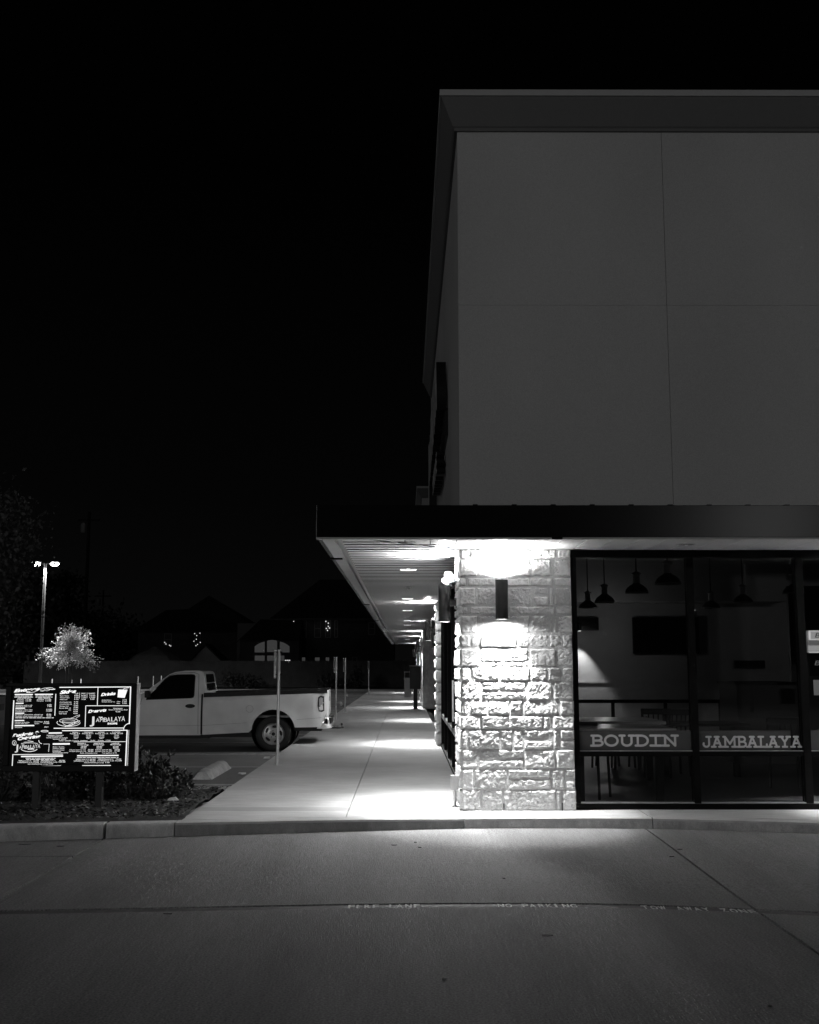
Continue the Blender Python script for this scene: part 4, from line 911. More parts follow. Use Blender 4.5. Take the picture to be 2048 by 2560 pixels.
# ================================================================== lit menu board
YB = 12.10
mn = thing('menu_board', 'black outdoor menu board with glowing white lettering on two posts in the mulch bed', 'menu board', (-3.7, YB, .15))
A = PY(16, 1708, YB); B = PY(343, 1706, YB); Cc = PY(334, 1929, YB)
x0, x1, z1, z0 = PY(10, 1820, YB).x, PY(338.5, 1820, YB).x, A.z, Cc.z
th = .165
fr = MB(); bw = .075
MB().box(x0, x1, YB, YB+th, z1-.034, z1).build('case_frame', 'lampblack', mn, bevel=.006); MB().box(x0, x1, YB, YB+th, z0, z0+.06).build('case_frame', 'lampblack', mn, bevel=.006)
MB().box(x0, x0+.06, YB, YB+th, z0+.061, z1-.035).build('case_frame', 'lampblack', mn, bevel=.006); MB().box(x1-.06, x1, YB, YB+th, z0+.061, z1-.035).build('case_frame', 'lampblack', mn, bevel=.006)
MB().box(x1+.0005, x1+.004, YB+.012, YB+th-.004, z0, z1).build('side_cover', 'grey', mn)
zm = PY(180, 1823, YB).z
MB().box(x0+.061, x1-.061, YB+.02, YB+.05, zm+.004, z1-.035).build('upper_panel', 'screen', mn); MB().box(x0+.061, x1-.061, YB+.02, YB+.05, z0+.061, zm-.004).build('lower_panel', 'screen', mn)
MB().box(x0+.061, x1-.061, YB+.051, YB+th-.01, z0+.061, z1-.035).build('light_box', 'lampblack', mn)
for u0, u1 in ((81, 97), (239, 255)):
    a = PY(u0, 2028, YB+.08); b = PY(u1, 2028, YB+.08); MB().box(a.x, b.x, YB+.04, YB+.12, .12, z0-.001).build('post', 'dark', mn)
YP = YB+.017
def K(cx, cy): return PY(cx/4.3125, 1650+cy/4.3125, YP)
def bar(xa, ya, xb, yb, w, m='print', nm='printed_line'):
    a = K(xa, ya); b = K(xb, yb); d = Vector((b.x-a.x, b.z-a.z)); L_ = d.length; d.normalize(); n = Vector((-d.y, d.x))*w*.72/4.3125*YP/2757/2
    MB().add([(a.x+n.x, YP, a.z+n.y), (b.x+n.x, YP, b.z+n.y), (b.x-n.x, YP, b.z-n.y), (a.x-n.x, YP, a.z-n.y)], [(0, 1, 2, 3)]).build(nm, m, mn)
def txt(s, xa, xb, y, h, shear=0, rot=0, off=0, m='print', nm='printed_words'):
    a = K(xa, y); b = K(xb, y); hh = h/4.3125*YP/2757
    text_mesh(nm, s, a-Vector((0, 0, 0)), hh, m, mn, width=b.x-a.x, shear=shear, rot=R(rot), offset=off*hh, ext=.0003)
def bold(s, xa, xb, y, h, **k): txt(s, xa, xb, y, h*.9, off=.0, **k)
head = dict(shear=.35, rot=5, off=.075)
txt('Entrees', 150, 435, 348, 30, **head); txt('Sides', 645, 825, 366, 32, **head); txt('Drinks', 1088, 1250, 388, 28, **head); txt('Desserts', 950, 1150, 570, 28, **head)
txt('Buckets &', 135, 425, 832, 30, shear=.35, rot=7, off=.075); txt('Catering', 185, 435, 866, 30, shear=.35, rot=7, off=.075)
# frames
for L_ in [(642, 295, 1415, 290, 12), (1410, 290, 1395, 690, 16), (1058, 295, 1050, 487, 9), (925, 493, 1395, 493, 8), (926, 493, 918, 722, 9), (580, 736, 1335, 733, 11), (150, 435, 133, 745, 15), (603, 365, 592, 600, 10),
           (670, 762, 1375, 757, 12), (1372, 757, 1354, 1165, 16), (795, 882, 1358, 880, 6), (135, 1020, 680, 1015, 8), (140, 1020, 130, 1180, 11), (860, 352, 858, 415, 4), (940, 352, 938, 412, 4)]: bar(*L_)
for i in range(6):
    a0, a1 = R(90+i*15), R(90+(i+1)*15); bar(1400+66*math.cos(a0), 750-66*math.sin(a0), 1400+66*math.cos(a1), 750-66*math.sin(a1), 10)
# heading bars
for L_ in [(160, 372, 355, 371, 16), (378, 371, 572, 370, 16), (172, 467, 255, 466, 15), (168, 520, 270, 519, 15), (165, 574, 262, 573, 15), (160, 653, 262, 652, 15), (160, 708, 370, 706, 17), (525, 788, 668, 786, 18), (570, 906, 755, 904, 22), (228, 1040, 680, 1035, 18), (833, 1032, 1280, 1029, 16), (218, 1150, 658, 1144, 18), (887, 1142, 1196, 1140, 19)]: bar(*L_, nm='heading_bar')
def row(xa, xb, y, h=9):
    h = h*.65
    """a line too small to read in the photograph: broken word-shaped dashes"""
    mb = MB(); x = xa
    while x < xb:
        l = min(random.uniform(18, 60), xb-x); a = K(x, y+h/2); b = K(x+l, y-h/2); mb.add([(a.x, YP, a.z), (b.x, YP, a.z), (b.x, YP, b.z), (a.x, YP, b.z)], [(0, 1, 2, 3)]); x += l+random.uniform(4, 9)
    mb.build('printed_line', 'print', mn)
for r_ in [(165, 345, 388), (155, 362, 400), (190, 330, 411), (385, 560, 387), (383, 568, 400), (410, 540, 411)]: row(*r_, h=7)
for s, xa, xb, y in [('Jambalaya', 183, 260, 432), ('Pastalaya', 182, 256, 447), ('Jambalaya', 400, 478, 430), ('Pastalaya', 398, 470, 445), ('Jambalaya with a roll', 172, 348, 492), ('Pastalaya with a roll', 170, 340, 507), ('Jambalaya with 2 sides', 168, 352, 541), ('Pastalaya with 2 sides', 165, 343, 556), ('Jambalaya, white beans, salad & roll', 165, 462, 593), ('Pastalaya, white beans, salad & roll', 163, 455, 610), ('Chicken & Sausage', 160, 318, 676), ('served with rice', 160, 296, 690), ('Seasonal', 160, 236, 731),
                     ('Beans / Greens', 648, 742, 391), ('Potato Salad', 647, 745, 411), ('White Rice', 646, 727, 431), ('Pork Boudin Link', 645, 772, 459), ('Crawfish Pies (2)', 644, 773, 480), ('Sausage Link', 642, 742, 501), ('Boudin Balls (3)', 640, 762, 523), ('(6)', 738, 763, 542), ('Dinner Roll', 638, 727, 563), ('Side Salad', 638, 718, 583), ('Bottled Water', 1098, 1202, 437), ('Fountain & Iced Tea', 1098, 1238, 455), ('16oz', 1258, 1294, 453), ('32oz', 1256, 1294, 472), ('Banana, Sweet Potato, Bread', 1172, 1375, 541), ('PUDDINGS', 1220, 1320, 527),
                     ('Small Plate', 372, 460, 671), ('Quart', 372, 422, 689), ('Jambalaya / Pastalaya', 505, 688, 815), ('Combo of any two', 520, 670, 827), ('Gumbo (chicken and sausage)', 500, 728, 842), ('(potato salad)', 570, 712, 857), ('FAMILY DINNERS (serves 4)', 637, 848, 875), ('Jambalaya', 868, 945, 873), ('Gumbo', 1055, 1118, 872),
                     ('Beans / Greens', 570, 692, 941), ('Potato Salad', 570, 690, 957), ('House Salad', 568, 690, 975), ('Puddings', 568, 655, 990), ('Assorted pies (each)', 568, 735, 1003), ('1/2 pan (serves 12)', 745, 920, 973), ('1/2 pan (serves 15)', 743, 922, 989), ('full pan (serves 25)', 1028, 1202, 971), ('full pan (serves 30)', 1026, 1206, 987), ('Rolls (24 pack) 6.50', 863, 1048, 1008), ('Tea (gallon) 6.99', 1100, 1258, 1007),
                     ('ADD-ON BOUDIN (per serving)', 908, 1120, 1111), ('ADD-ON BOUDIN (per serving)', 298, 515, 1126), ('CHOCOLATE / PECAN BARS  2.50   COOKIES & BREAD PUDDING  4.50', 176, 695, 1172)]: bold(s, xa, xb, y, 10)
for r_ in [(165, 580, 623), (277, 600, 1058), (283, 590, 1072), (832, 1278, 1053)]: row(*r_, h=8)
for s, xa, xb, y, h in [('11.50', 275, 332, 431, 13), ('12.50', 273, 330, 447, 13), ('11.50', 488, 545, 430, 13), ('12.50', 487, 544, 446, 13), ('6.50', 510, 555, 489, 13), ('7.00', 510, 556, 505, 13), ('13.00', 495, 555, 539, 13), ('14.00', 494, 554, 555, 13), ('8.50', 503, 550, 592, 13), ('9.50', 502, 550, 609, 13), ('8.50', 475, 526, 672, 13), ('17.00', 465, 524, 689, 14), ('MKT', 478, 522, 729, 13),
                        ('CUP', 806, 845, 368, 14), ('PINT', 878, 923, 367, 13), ('QUART', 955, 1025, 366, 13), ('4.00', 800, 845, 389, 13), ('3.50', 800, 845, 408, 13), ('3.75', 798, 844, 429, 13), ('8.50', 878, 924, 388, 13), ('7.00', 878, 924, 407, 13), ('3.50', 878, 923, 428, 13), ('15.00', 962, 1020, 387, 13), ('13.00', 962, 1020, 407, 13), ('5.00', 972, 1018, 427, 13)]+[(s, 797-k*1, 842-k*1, 457+k*20.8, 13) for k, s in enumerate(['4.75', '4.75', '5.00', '5.00', '9.50', '0.50', '4.50'])]+[('2.75', 1320, 1365, 436, 13), ('2.50', 1318, 1365, 454, 13), ('3.50', 1317, 1364, 473, 13), ('4.50', 1245, 1296, 562, 13), ('24.00', 975, 1025, 872, 10), ('17.00', 1138, 1187, 871, 10),
                        ('SMALL', 780, 845, 785, 12), ('MEDIUM', 905, 995, 784, 12), ('LARGE', 1058, 1125, 783, 12), ('X-LARGE', 1208, 1298, 782, 12), ('Feeds 5-7', 755, 862, 799, 12), ('Feeds 8-11', 885, 1002, 798, 12), ('Feeds 12-15', 1027, 1163, 798, 12), ('Feeds 16-20', 1187, 1322, 797, 12), ('SMALL', 835, 928, 905, 14), ('MEDIUM', 1013, 1113, 905, 14), ('LARGE', 1205, 1285, 904, 14), ('12 Servings', 833, 950, 920, 13), ('24 Servings', 1005, 1122, 919, 13), ('48 Servings', 1188, 1305, 918, 13)]+[(s, xa, xa+52, y, 11) for xa, ss in ((793, ('28.00', '33.00')), (928, ('42.00', '48.00')), (1070, ('59.00', '69.00')), (1230, ('79.00', '89.00'))) for s, y in zip(ss, (815, 836))]+[('MKT', xa+5, xa+45, 850, 10) for xa in (793, 928, 1070, 1230)]+[(s, xa, xa+58, y, 12) for xa, ss in ((870, ('18.00', '25.00')), (1040, ('34.00', '43.00')), (1220, ('62.00', '84.00'))) for s, y in zip(ss, (939, 954))]+[('24.00', 948, 1005, 973, 12), ('28.00', 947, 1005, 989, 12), ('43.00', 1235, 1290, 971, 12), ('47.00', 1233, 1290, 987, 12),
                        ('SMALL', 200, 258, 1092, 12), ('(feeds 5-7)', 262, 334, 1092, 10), ('57.00', 360, 418, 1091, 12), ('MEDIUM', 442, 515, 1091, 12), ('(feeds 8-11)', 518, 600, 1090, 10), ('85.00', 640, 698, 1089, 12), ('LARGE', 190, 256, 1109, 14), ('(feeds 12-15)', 258, 348, 1108, 10), ('79.00', 358, 418, 1108, 13), ('X-LARGE', 436, 520, 1107, 13), ('(feeds 16-20)', 522, 618, 1106, 10), ('104.00', 628, 698, 1105, 13), ('3.50', 522, 570, 1125, 13),
                        ('SMALL', 818, 880, 1077, 12), ('(feeds 5-7)', 884, 955, 1076, 10), ('64.00', 968, 1028, 1076, 12), ('MEDIUM', 1060, 1135, 1075, 12), ('(feeds 8-11)', 1138, 1220, 1074, 10), ('79.00', 1250, 1305, 1074, 12), ('LARGE', 797, 862, 1094, 13), ('(feeds 12-15)', 864, 955, 1093, 10), ('94.00', 967, 1028, 1093, 13), ('X-LARGE', 1050, 1132, 1092, 13), ('(feeds 16-20)', 1134, 1226, 1091, 10), ('113.00', 1236, 1306, 1091, 13), ('3.50', 1133, 1180, 1110, 13), ('10.00', 1018, 1060, 1165, 10)]: bold(s, xa, xb, y, h)
# the shop's wordmark, twice
def wordmark(xa, xb, y0, H, slope, m='print2'):
    n = 9; txt('J', xa+(xb-xa)*.02, xa+(xb-xa)*.15, y0+H*.42, H*1.55, off=.02, m=m); cw = (xb-xa)*.84/8
    for i, ch in enumerate('AMBALAYA'):
        a = xa+(xb-xa)*.16+i*cw; txt(ch, a, a+cw*.94, y0-slope*i, H*(.8+.03*i), off=.0, m=m)
wordmark(975, 1350, 668, 50, 1.5); txt('THE', 1065, 1108, 625, 12, off=.05); txt('SHOPPE', 1160, 1265, 694, 17, off=.06)
wordmark(165, 435, 958, 40, 1.3); txt('THE', 235, 262, 922, 9, off=.05); txt('SHOPPE', 300, 368, 966, 12, off=.06)
# dotted edges
for k in range(44): bar(1425, 290+k*8.9, 1433, 290+k*8.9-.6*0, 5, nm='printed_dot') if k % 7 != 6 else None
for k in range(46): bar(1386-k*.35, 758+k*8.9, 1394-k*.35, 758+k*8.9, 5, nm='printed_dot')
for k in range(9): a = R(180+k*10); bar(455+36*math.cos(a)-3, 868-34*math.sin(a), 455+36*math.cos(a)+4, 868-34*math.sin(a), 7, nm='printed_dot')
for k in range(7): bar(470+k*9, 906, 476+k*9, 906, 6, nm='printed_dot')
for k in range(10): bar(529-k*.8, 908+k*8.6, 535-k*.8, 908+k*8.6, 7, nm='printed_dot')
def curve_line(pts, w, m='print', nm='drawing_line'):
    mb = MB(); hw = w*.75/4.3125*YP/2757/2
    for i, (p, q) in enumerate(zip(pts[:-1], pts[1:])):
        a = K(*p); b = K(*q); d = Vector((b.x-a.x, b.z-a.z))
        if d.length < 1e-7: continue
        d.normalize(); n = Vector((-d.y, d.x))*hw; e = d*hw*.5; yy = YP-.00015*(i % 6)
        mb.add([(a.x+n.x-e.x, yy, a.z+n.y-e.y), (b.x+n.x+e.x, yy, b.z+n.y+e.y), (b.x-n.x+e.x, yy, b.z-n.y+e.y), (a.x-n.x-e.x, yy, a.z-n.y-e.y)], [(0, 1, 2, 3)])
    mb.build(nm, m, mn)
ell = lambda cx, cy, rx, ry, a0=0, a1=360, n=26, t=0: [(cx+rx*math.cos(R(a0+(a1-a0)*i/n)), cy+ry*math.sin(R(a0+(a1-a0)*i/n))+t*math.cos(R(a0+(a1-a0)*i/n))) for i in range(n+1)]
# soup bowl with steam, flourish by Entrees, cup, pepper, pot
curve_line(ell(742, 655, 100, 25), 5); curve_line(ell(740, 658, 70, 13), 4); curve_line(ell(740, 675, 125, 40, 0, 200), 6); curve_line(ell(742, 655, 72, 55, 15, 165), 5); curve_line([(700, 720), (820, 665), (862, 655), (850, 675), (770, 700), (700, 720)], 5); curve_line([(765, 628), (800, 615), (830, 600), (860, 592), (858, 605), (835, 615), (820, 632)], 4)
curve_line([(290, 345), (320, 352), (370, 345), (430, 318), (480, 302), (540, 297), (570, 302), (590, 318)], 5); curve_line(ell(305, 345, 20, 6), 5); curve_line(ell(505, 322, 30, 9), 4); curve_line(ell(455, 332, 18, 5), 4); curve_line([(500, 310), (560, 318), (595, 314)], 9)
a = [K(1276, 322), K(1374, 324), K(1345, 408), K(1268, 402)]; MB().add([tuple(q) for q in a], [(0, 1, 2, 3)]).build('cup_drawing', 'print', mn)
curve_line([(1322, 330), (1340, 306), (1390, 299)], 6); curve_line(ell(1325, 322, 49, 6), 4)
curve_line(ell(482, 767, 38, 8), 9, 'print2'); curve_line(ell(155, 893, 20, 25), 6, 'print2'); curve_line([(150, 880), (160, 895), (148, 912), (165, 920)], 5)
curve_line(ell(318, 905, 88, 12, 180, 360), 5); curve_line(ell(315, 945, 95, 42, 25, 155), 7); curve_line([(260, 886), (330, 882), (362, 880), (330, 874), (300, 866)], 4)


# ================================================================== planting
def leaf_mesh(pts, m, name, parent, l=.05, wd=.4, spread=1.0, dirs=None, up=.3):
    """one mesh of many small leaves (each 2 triangles, folded)"""
    n = len(pts); P = np.array(pts, float); D = rng.normal(size=(n, 3)) if dirs is None else np.array(dirs, float)+rng.normal(size=(n, 3))*.35
    D[:, 2] += up; D /= np.linalg.norm(D, axis=1)[:, None]; S = np.cross(D, rng.normal(size=(n, 3))); S /= np.linalg.norm(S, axis=1)[:, None]; Nn = np.cross(D, S)
    ll = l*(.6+.8*rng.random(n))[:, None]; V = np.empty((n, 4, 3)); V[:, 0] = P; V[:, 1] = P+D*ll*.5+S*ll*wd*.5+Nn*ll*.08; V[:, 2] = P+D*ll; V[:, 3] = P+D*ll*.5-S*ll*wd*.5+Nn*ll*.08
    me = bpy.data.meshes.new(name); me.vertices.add(4*n); me.vertices.foreach_set('co', (V-np.array(ORG.get(parent, Vector())))[:].reshape(-1).astype(np.float32))
    me.loops.add(4*n); me.loops.foreach_set('vertex_index', np.arange(4*n, dtype=np.int32)); me.polygons.add(n); me.polygons.foreach_set('loop_start', np.arange(0, 4*n, 4, dtype=np.int32))
    me.update(calc_edges=True); me.validate(); me.materials.append(M[m]); o = bpy.data.objects.new(name, me); C.objects.link(o); o.parent = parent; return o
def whorl_shrub(x, y, r, h, label, n=90, m='leafd', lean=(0, 0)):
    t = thing('shrub', label, 'shrub', (x, y, .16), 'shrubs in the mulch bed around the menu board')
    st = MB(); pts = []; dirs = []
    for k in range(n):
        a = random.uniform(0, 6.283); rr = r*math.sqrt(random.random()); zt_ = h*(.25+.75*random.random())*(1-.45*(rr/r)**2)
        tip = Vector((x+rr*math.cos(a)+lean[0]*zt_, y+rr*math.sin(a)+lean[1]*zt_, .16+zt_))
        base = Vector((x+.1*rr*math.cos(a), y+.1*rr*math.sin(a), .14)); mid = base.lerp(tip, .6)+Vector((0, 0, -.05))
        st.tube(base, mid, .006, .004, n=4, caps=False); st.tube(mid, tip, .004, .002, n=4, caps=False)
        ax = (tip-mid).normalized()
        for j in range(11):
            b = 2*math.pi*j/5.3+random.random(); s = ax.orthogonal().normalized(); s2 = ax.cross(s); d = (s*math.cos(b)+s2*math.sin(b))*1.0+ax*(.25+.09*j)
            pts.append(tip-ax*.012*(11-j)*.5); dirs.append(d.normalized()*1.6)
    st.build('stem', 'bark', t); leaf_mesh(pts, m, 'foliage', t, l=.062, wd=.42, dirs=dirs, up=.2); return t
for a in [(-4.62, 12.75, .42, .62, 'dark shrub at the left edge, left of the menu board posts', 110), (-3.98, 13.0, .34, .55, 'dark shrub between the left edge and the first menu board post', 80), (-3.62, 13.1, .36, .58, 'dark shrub under the middle of the menu board', 90),
          (-3.22, 13.2, .38, .62, 'dark shrub just right of the second menu board post', 100), (-2.86, 13.05, .32, .56, 'loose dark shrub whose top shows right of the menu board', 70), (-2.62, 13.1, .16, .36, 'small thin sprig nearest the walkway', 14)]:
    whorl_shrub(a[0], a[1], a[2], a[3], a[4], a[5], lean=(.12, 0) if a[0] > -3.3 else (0, 0))
whorl_shrub(-2.64, 13.15, .10, .62, 'single tall leaning sprig right of the menu board', 5, lean=(.25, 0))

def cloud_tree(x, y, zc, rx, rz, n, label, m, cat='tree', clumps=60, leaf=.1, trunk=.15, name='tree', group=None, z0=0):
    t = thing(name, label, cat, (x, y, z0), group)
    tk = MB().tube((x, y, z0), (x+.1, y, zc-rz*.3), trunk, trunk*.6, n=10)
    cs = []
    for k in range(clumps):
        v = Vector(rng.normal(size=3)).normalized(); r = random.uniform(.35, 1.0)**.5
        c = Vector((x+v.x*rx*r, y+v.y*rx*r, zc+v.z*rz*r)); cs.append(c)
        if k < 14: tk.tube((x+.1, y, zc-rz*.35), c, trunk*.25, .01, n=5, caps=False)
    tk.build('trunk', 'bark', t)
    per = n//clumps; pts = []
    for c in cs:
        s = random.uniform(.12, .26)*rx; pts += [(c.x+a_*s, c.y+b_*s, c.z+c_*s*.8) for a_, b_, c_ in rng.normal(size=(per, 3))]
    leaf_mesh(pts, m, 'crown', t, l=leaf, wd=.6); return t
# large dark tree at the left edge
p = PY(-20, 1470, 30)
cloud_tree(p.x-1.0, 30, p.z-.1, 2.1, 3.0, 15000, 'large dim leafy tree rising at the left edge behind the menu board', 'leaf', clumps=110, leaf=.13, trunk=.16)
# crape myrtle lit from above
tp = PY(174, 1640, 57); t = thing('ornamental_tree', 'small brightly lit tree with feathery upswept shoots above the menu board', 'tree', (tp.x, 57, 0))
tk = MB(); pts = []; dirs = []; base = Vector((tp.x, 57, .0)); top0 = Vector((tp.x, 57, 1.85))
for dx in (-.08, 0, .1): tk.tube(base+Vector((dx, 0, 0)), top0+Vector((dx*2, 0, 0)), .035, .025, n=6)
for k in range(210):
    a = random.uniform(0, 6.283); el = R(random.uniform(-25, 85)); L_ = random.uniform(.8, 1.75)*(1.0 if el < R(50) else .92); d = Vector((math.cos(a)*math.cos(el), math.sin(a)*math.cos(el), math.sin(el)))
    q = top0+Vector((0, 0, .35)); cur = q.copy(); dirc = (d+Vector((0, 0, .25))).normalized(); prev = cur.copy(); N_ = 12
    for j in range(N_):
        cur = prev+dirc*L_/N_; dirc = (dirc+Vector((0, 0, -.06 if el < R(30) else .0))+Vector(rng.normal(size=3))*.05).normalized()
        if j > 2:
            for _ in range(7): pts.append(tuple(cur+Vector(rng.normal(size=3))*.045)); dirs.append(tuple(dirc))
        if k < 40 and j % 3 == 0: tk.tube(prev, cur+(cur-prev)*2, .012, .006, n=4, caps=False)
        prev = cur
tk.build('trunk', 'bark', t); leaf_mesh(pts, 'leaf2', 'crown', t, l=.07, wd=.5, dirs=dirs, up=.1)
# tree line and dark trees far behind
for i, (u, v, y, rx, rz, lab) in enumerate([(240, 1620, 120, 5.5, 4.0, 'broad black tree far behind the lit ornamental tree'), (130, 1560, 130, 5, 6, 'tall black tree behind the lot lamp pole'), (40, 1600, 100, 5, 5, 'black tree at far left below the lot lamp'), (330, 1640, 140, 4, 3, 'low black tree between the lit tree and the patio umbrella')]):
    p = PY(u, v, y); cloud_tree(p.x, y, p.z, rx, rz, 5000, lab, 'leafd', clumps=60, leaf=.5, trunk=.25)
for i, (u, r, h, lab) in enumerate([(580, .9, 1.1, 'small dark bush at the fence foot above the pickup bed'), (620, .7, .8, 'low dark bush at the fence foot right of the first'), (820, .8, .9, 'low dark bush at the fence foot above the tailgate'), (893, .45, 1.3, 'thin upright bush at the fence between two sign posts'), (500, .8, .8, 'low dark bush at the fence behind the cab'), (860, .7, .6, 'low bush at the fence above the far wheel stop')]):
    p = PY(u, 1715, 79); t = thing('bush', lab, 'bush', (p.x, 79, .1), 'bushes along the far fence')
    pts = [(p.x+a*r*.45, 79+b*r*.4, .1+h*.5+c*h*.28) for a, b, c in rng.normal(size=(700, 3))]; leaf_mesh(pts, 'leafd', 'foliage', t, l=.16, wd=.6); MB().tube((p.x, 79, .08), (p.x, 79, .5), .04, n=6).build('stem', 'bark', t)

# ================================================================== fence
fx0, fx1, FY = PY(60, 1700, 81).x, 3.2, 81
n_p = 18; pw = (fx1-fx0)/n_p
fe = thing('timber_fence', 'long weathered timber board fence closing the car park', 'fence', (fx0, FY, .1))
for i in range(n_p):
    xa = fx0+i*pw; mb = MB(); x = xa
    while x < xa+pw-.05: hb = 2.05+random.uniform(-.012, .012); yo = random.uniform(0, .015); mb.box(x, min(x+.138, xa+pw), FY+yo, FY+yo+.02, .14, hb); x += .145
    o = mb.build('board_panel', 'wood', fe); o['kind'] = 'stuff'
    MB().box(xa-.06, xa+.05, FY+.04, FY+.13, .1, 2.03).build('post', 'wood', fe)
for z in (.4, 1.1, 1.8): MB().box(fx0, fx1, FY+.036, FY+.039+.03, z, z+.09).build('rail', 'wood', fe)

# ================================================================== houses beyond
HY = 97.0
def hip(mb, x0, x1, y0, y1, ze, zr, xr0, xr1, o_=.4):
    ym = (y0+y1)/2; v = [(x0-o_, y0-o_, ze), (x1+o_, y0-o_, ze), (x1+o_, y1+o_, ze), (x0-o_, y1+o_, ze), (xr0, ym, zr), (xr1, ym, zr)]
    mb.add(v, [(0, 1, 5, 4), (1, 2, 5), (2, 3, 4, 5), (3, 0, 4), (3, 2, 1, 0)])
def win_part(parent, u0, u1, v0, v1, Y, lit=None, bars=1, vb=False):
    a = PY(u0, v1, Y); b = PY(u1, v0, Y); f = MB(); t_ = .055
    f.box(a.x, b.x, Y-.06, Y-.01, b.z-t_, b.z); f.box(a.x, b.x, Y-.06, Y-.01, a.z, a.z+t_); f.box(a.x, a.x+t_, Y-.06, Y-.01, a.z+t_, b.z-t_); f.box(b.x-t_, b.x, Y-.06, Y-.01, a.z+t_, b.z-t_)
    for k in range(bars): z = a.z+(b.z-a.z)*(k+1)/(bars+1); f.box(a.x+t_, b.x-t_, Y-.058, Y-.012, z-.025, z+.025)
    w_ = f.build('window', 'trim' if not lit else 'brick', parent); MB().box(a.x+t_, b.x-t_, Y-.03, Y-.025, a.z+t_, b.z-t_).build('pane', lit or 'dark', w_)
    return w_
h2 = thing('brick_house', 'large dark house with a hip roof and a row of upstairs windows', 'house', (PY(800, 1700, HY).x, HY, 0))
xa, xb = PY(690, 1600, HY).x, PY(985, 1600, HY).x; ze = PY(800, 1547, HY).z
MB().box(xa, xb, HY, HY+11, 0, ze).build('wall', 'brick', h2)
mb = MB(); hip(mb, xa, xb, HY, HY+11, ze+.02, PY(840, 1449, HY+5.5).z, PY(800, 1450, HY+5.5).x, PY(880, 1450, HY+5.5).x, .5); mb.build('roof', 'roof', h2)
MB().box(xa-.5, xb+.5, HY-.53, HY-.5, ze-.15, ze+.02).build('eave_board', 'brick', h2)
for a in [(729, 736, 1550, 1594), (752, 767, 1550, 1594), (786, 803, 1549, 1594), (813, 828, 1550, 1594), (836, 845, 1551, 1594), (921, 938, 1556, 1587)]: win_part(h2, *a, HY)
for a, l in [((752, 765, 1642, 1657), 'litwin'), ((786, 801, 1642, 1658), 'litwin'), ((813, 825, 1642, 1657), 'litwin'), ((880, 893, 1642, 1656), None), ((986, 999, 1642, 1657), 'litwin')]:
    if a[0] < 960: win_part(h2, *a, HY, l, 0)
# strings of small bulbs; the first stands in for lights reflected upstairs
def bulbs(name, pts, Y, label, r=.05):
    t = thing(name, label, 'string lights', tuple(PY(pts[0][0], pts[0][1], Y)))
    w_ = MB()
    for (a, b) in zip(pts[:-1], pts[1:]): w_.tube(PY(a[0], a[1], Y), PY(b[0], b[1], Y), .008, n=4)
    w_.build('cord', 'dark', t)
    for (u, v) in pts: MB().lathe([(.001, -r), (r*.7, -r*.7), (r, 0), (r*.7, r*.7), (.001, r)], c=PY(u, v, Y), n=8).build('bulb', 'bulb', t)
bulbs('string_lights', [(815, 1553.5), (821, 1558), (821, 1566), (824, 1570), (816, 1571), (819, 1576)], HY-.3, 'small bulbs standing in for lights reflected in an upstairs window of the large house', .055)
bulbs('string_lights', [(487, 1584), (500, 1583), (492, 1589), (491, 1598), (485, 1603), (501, 1606), (494, 1611), (490, 1614)], 92, 'zigzag string of small bulbs above the white gable', .04)
bulbs('string_lights', [(412, 1606), (415, 1610), (424, 1613), (427, 1615)], 92, 'short string of small bulbs above the patio umbrella', .045)
p = PY(734.5, 1554, HY-.4); t = thing('porch_light', 'single bright point light under the eave of the large house', 'light', tuple(p)); MB().lathe([(.001, -.07), (.07, 0), (.001, .07)], c=p, n=10).build('bulb', 'bulb', t)
# lower wing with the arched window
wg = thing('house_wing', 'low dark house wing with a wide arched window behind the nearest sign post', 'house', (PY(680, 1700, HY-3).x, HY-3, 0)); Yw = HY-3
xa, xb = PY(600, 1600, Yw).x, PY(748, 1600, Yw).x; ze = PY(700, 1600, Yw).z
MB().box(xa, xb, Yw, Yw+2.9, 0, ze).build('wall', 'brick', wg)
a = PY(560, 1640, Yw); r_ = MB(); r_.add([(PY(545, 1650, Yw).x, Yw-.3, PY(560, 1650, Yw).z), (xa, Yw-.3, ze), (xb, Yw-.3, ze), (xb, Yw+2.9, PY(700, 1545, Yw).z), (PY(640, 1550, Yw).x, Yw+2.9, PY(700, 1545, Yw).z)], [(0, 1, 2, 3, 4)]); r_.build('roof', 'roof', wg)
def archwin(u0, u1, vt0, vt1, vb, lit):
    A_ = PY(u0, vb, Yw); B_ = PY(u1, vb, Yw); pts = [(A_.x, A_.z), (B_.x, B_.z)]
    for k in range(7): u = u1+(u0-u1)*k/6; vv = vt1+(vt0-vt1)*k/6; pts.append((PY(u, vv, Yw).x, PY(u, vv-2*math.sin(math.pi*k/6), Yw).z))
    MB().prism(pts, 'y', Yw-.03, Yw-.01).build('pane', lit, aw)
aw = MB().box(PY(634, 1650, Yw).x, PY(727, 1650, Yw).x, Yw-.009, Yw-.001, PY(640, 1660, Yw).z, PY(640, 1602, Yw).z).build('window', 'dark', wg)
archwin(637, 662, 1616, 1604, 1631, 'litwin'); archwin(668, 693, 1602, 1602, 1630, 'litwin'); archwin(700, 724, 1604, 1616, 1631, 'litwin')
for (a, b) in ((637, 662), (668, 693)):
    p = PY(a, 1657, Yw); q = PY(b, 1639, Yw); MB().box(p.x, q.x, Yw-.03, Yw-.01, p.z, q.z).build('pane', 'litwin', aw)
p = PY(700, 1657, Yw); q = PY(711, 1639, Yw); MB().box(p.x, q.x, Yw-.03, Yw-.01, p.z, q.z).build('pane', 'litwin', aw)
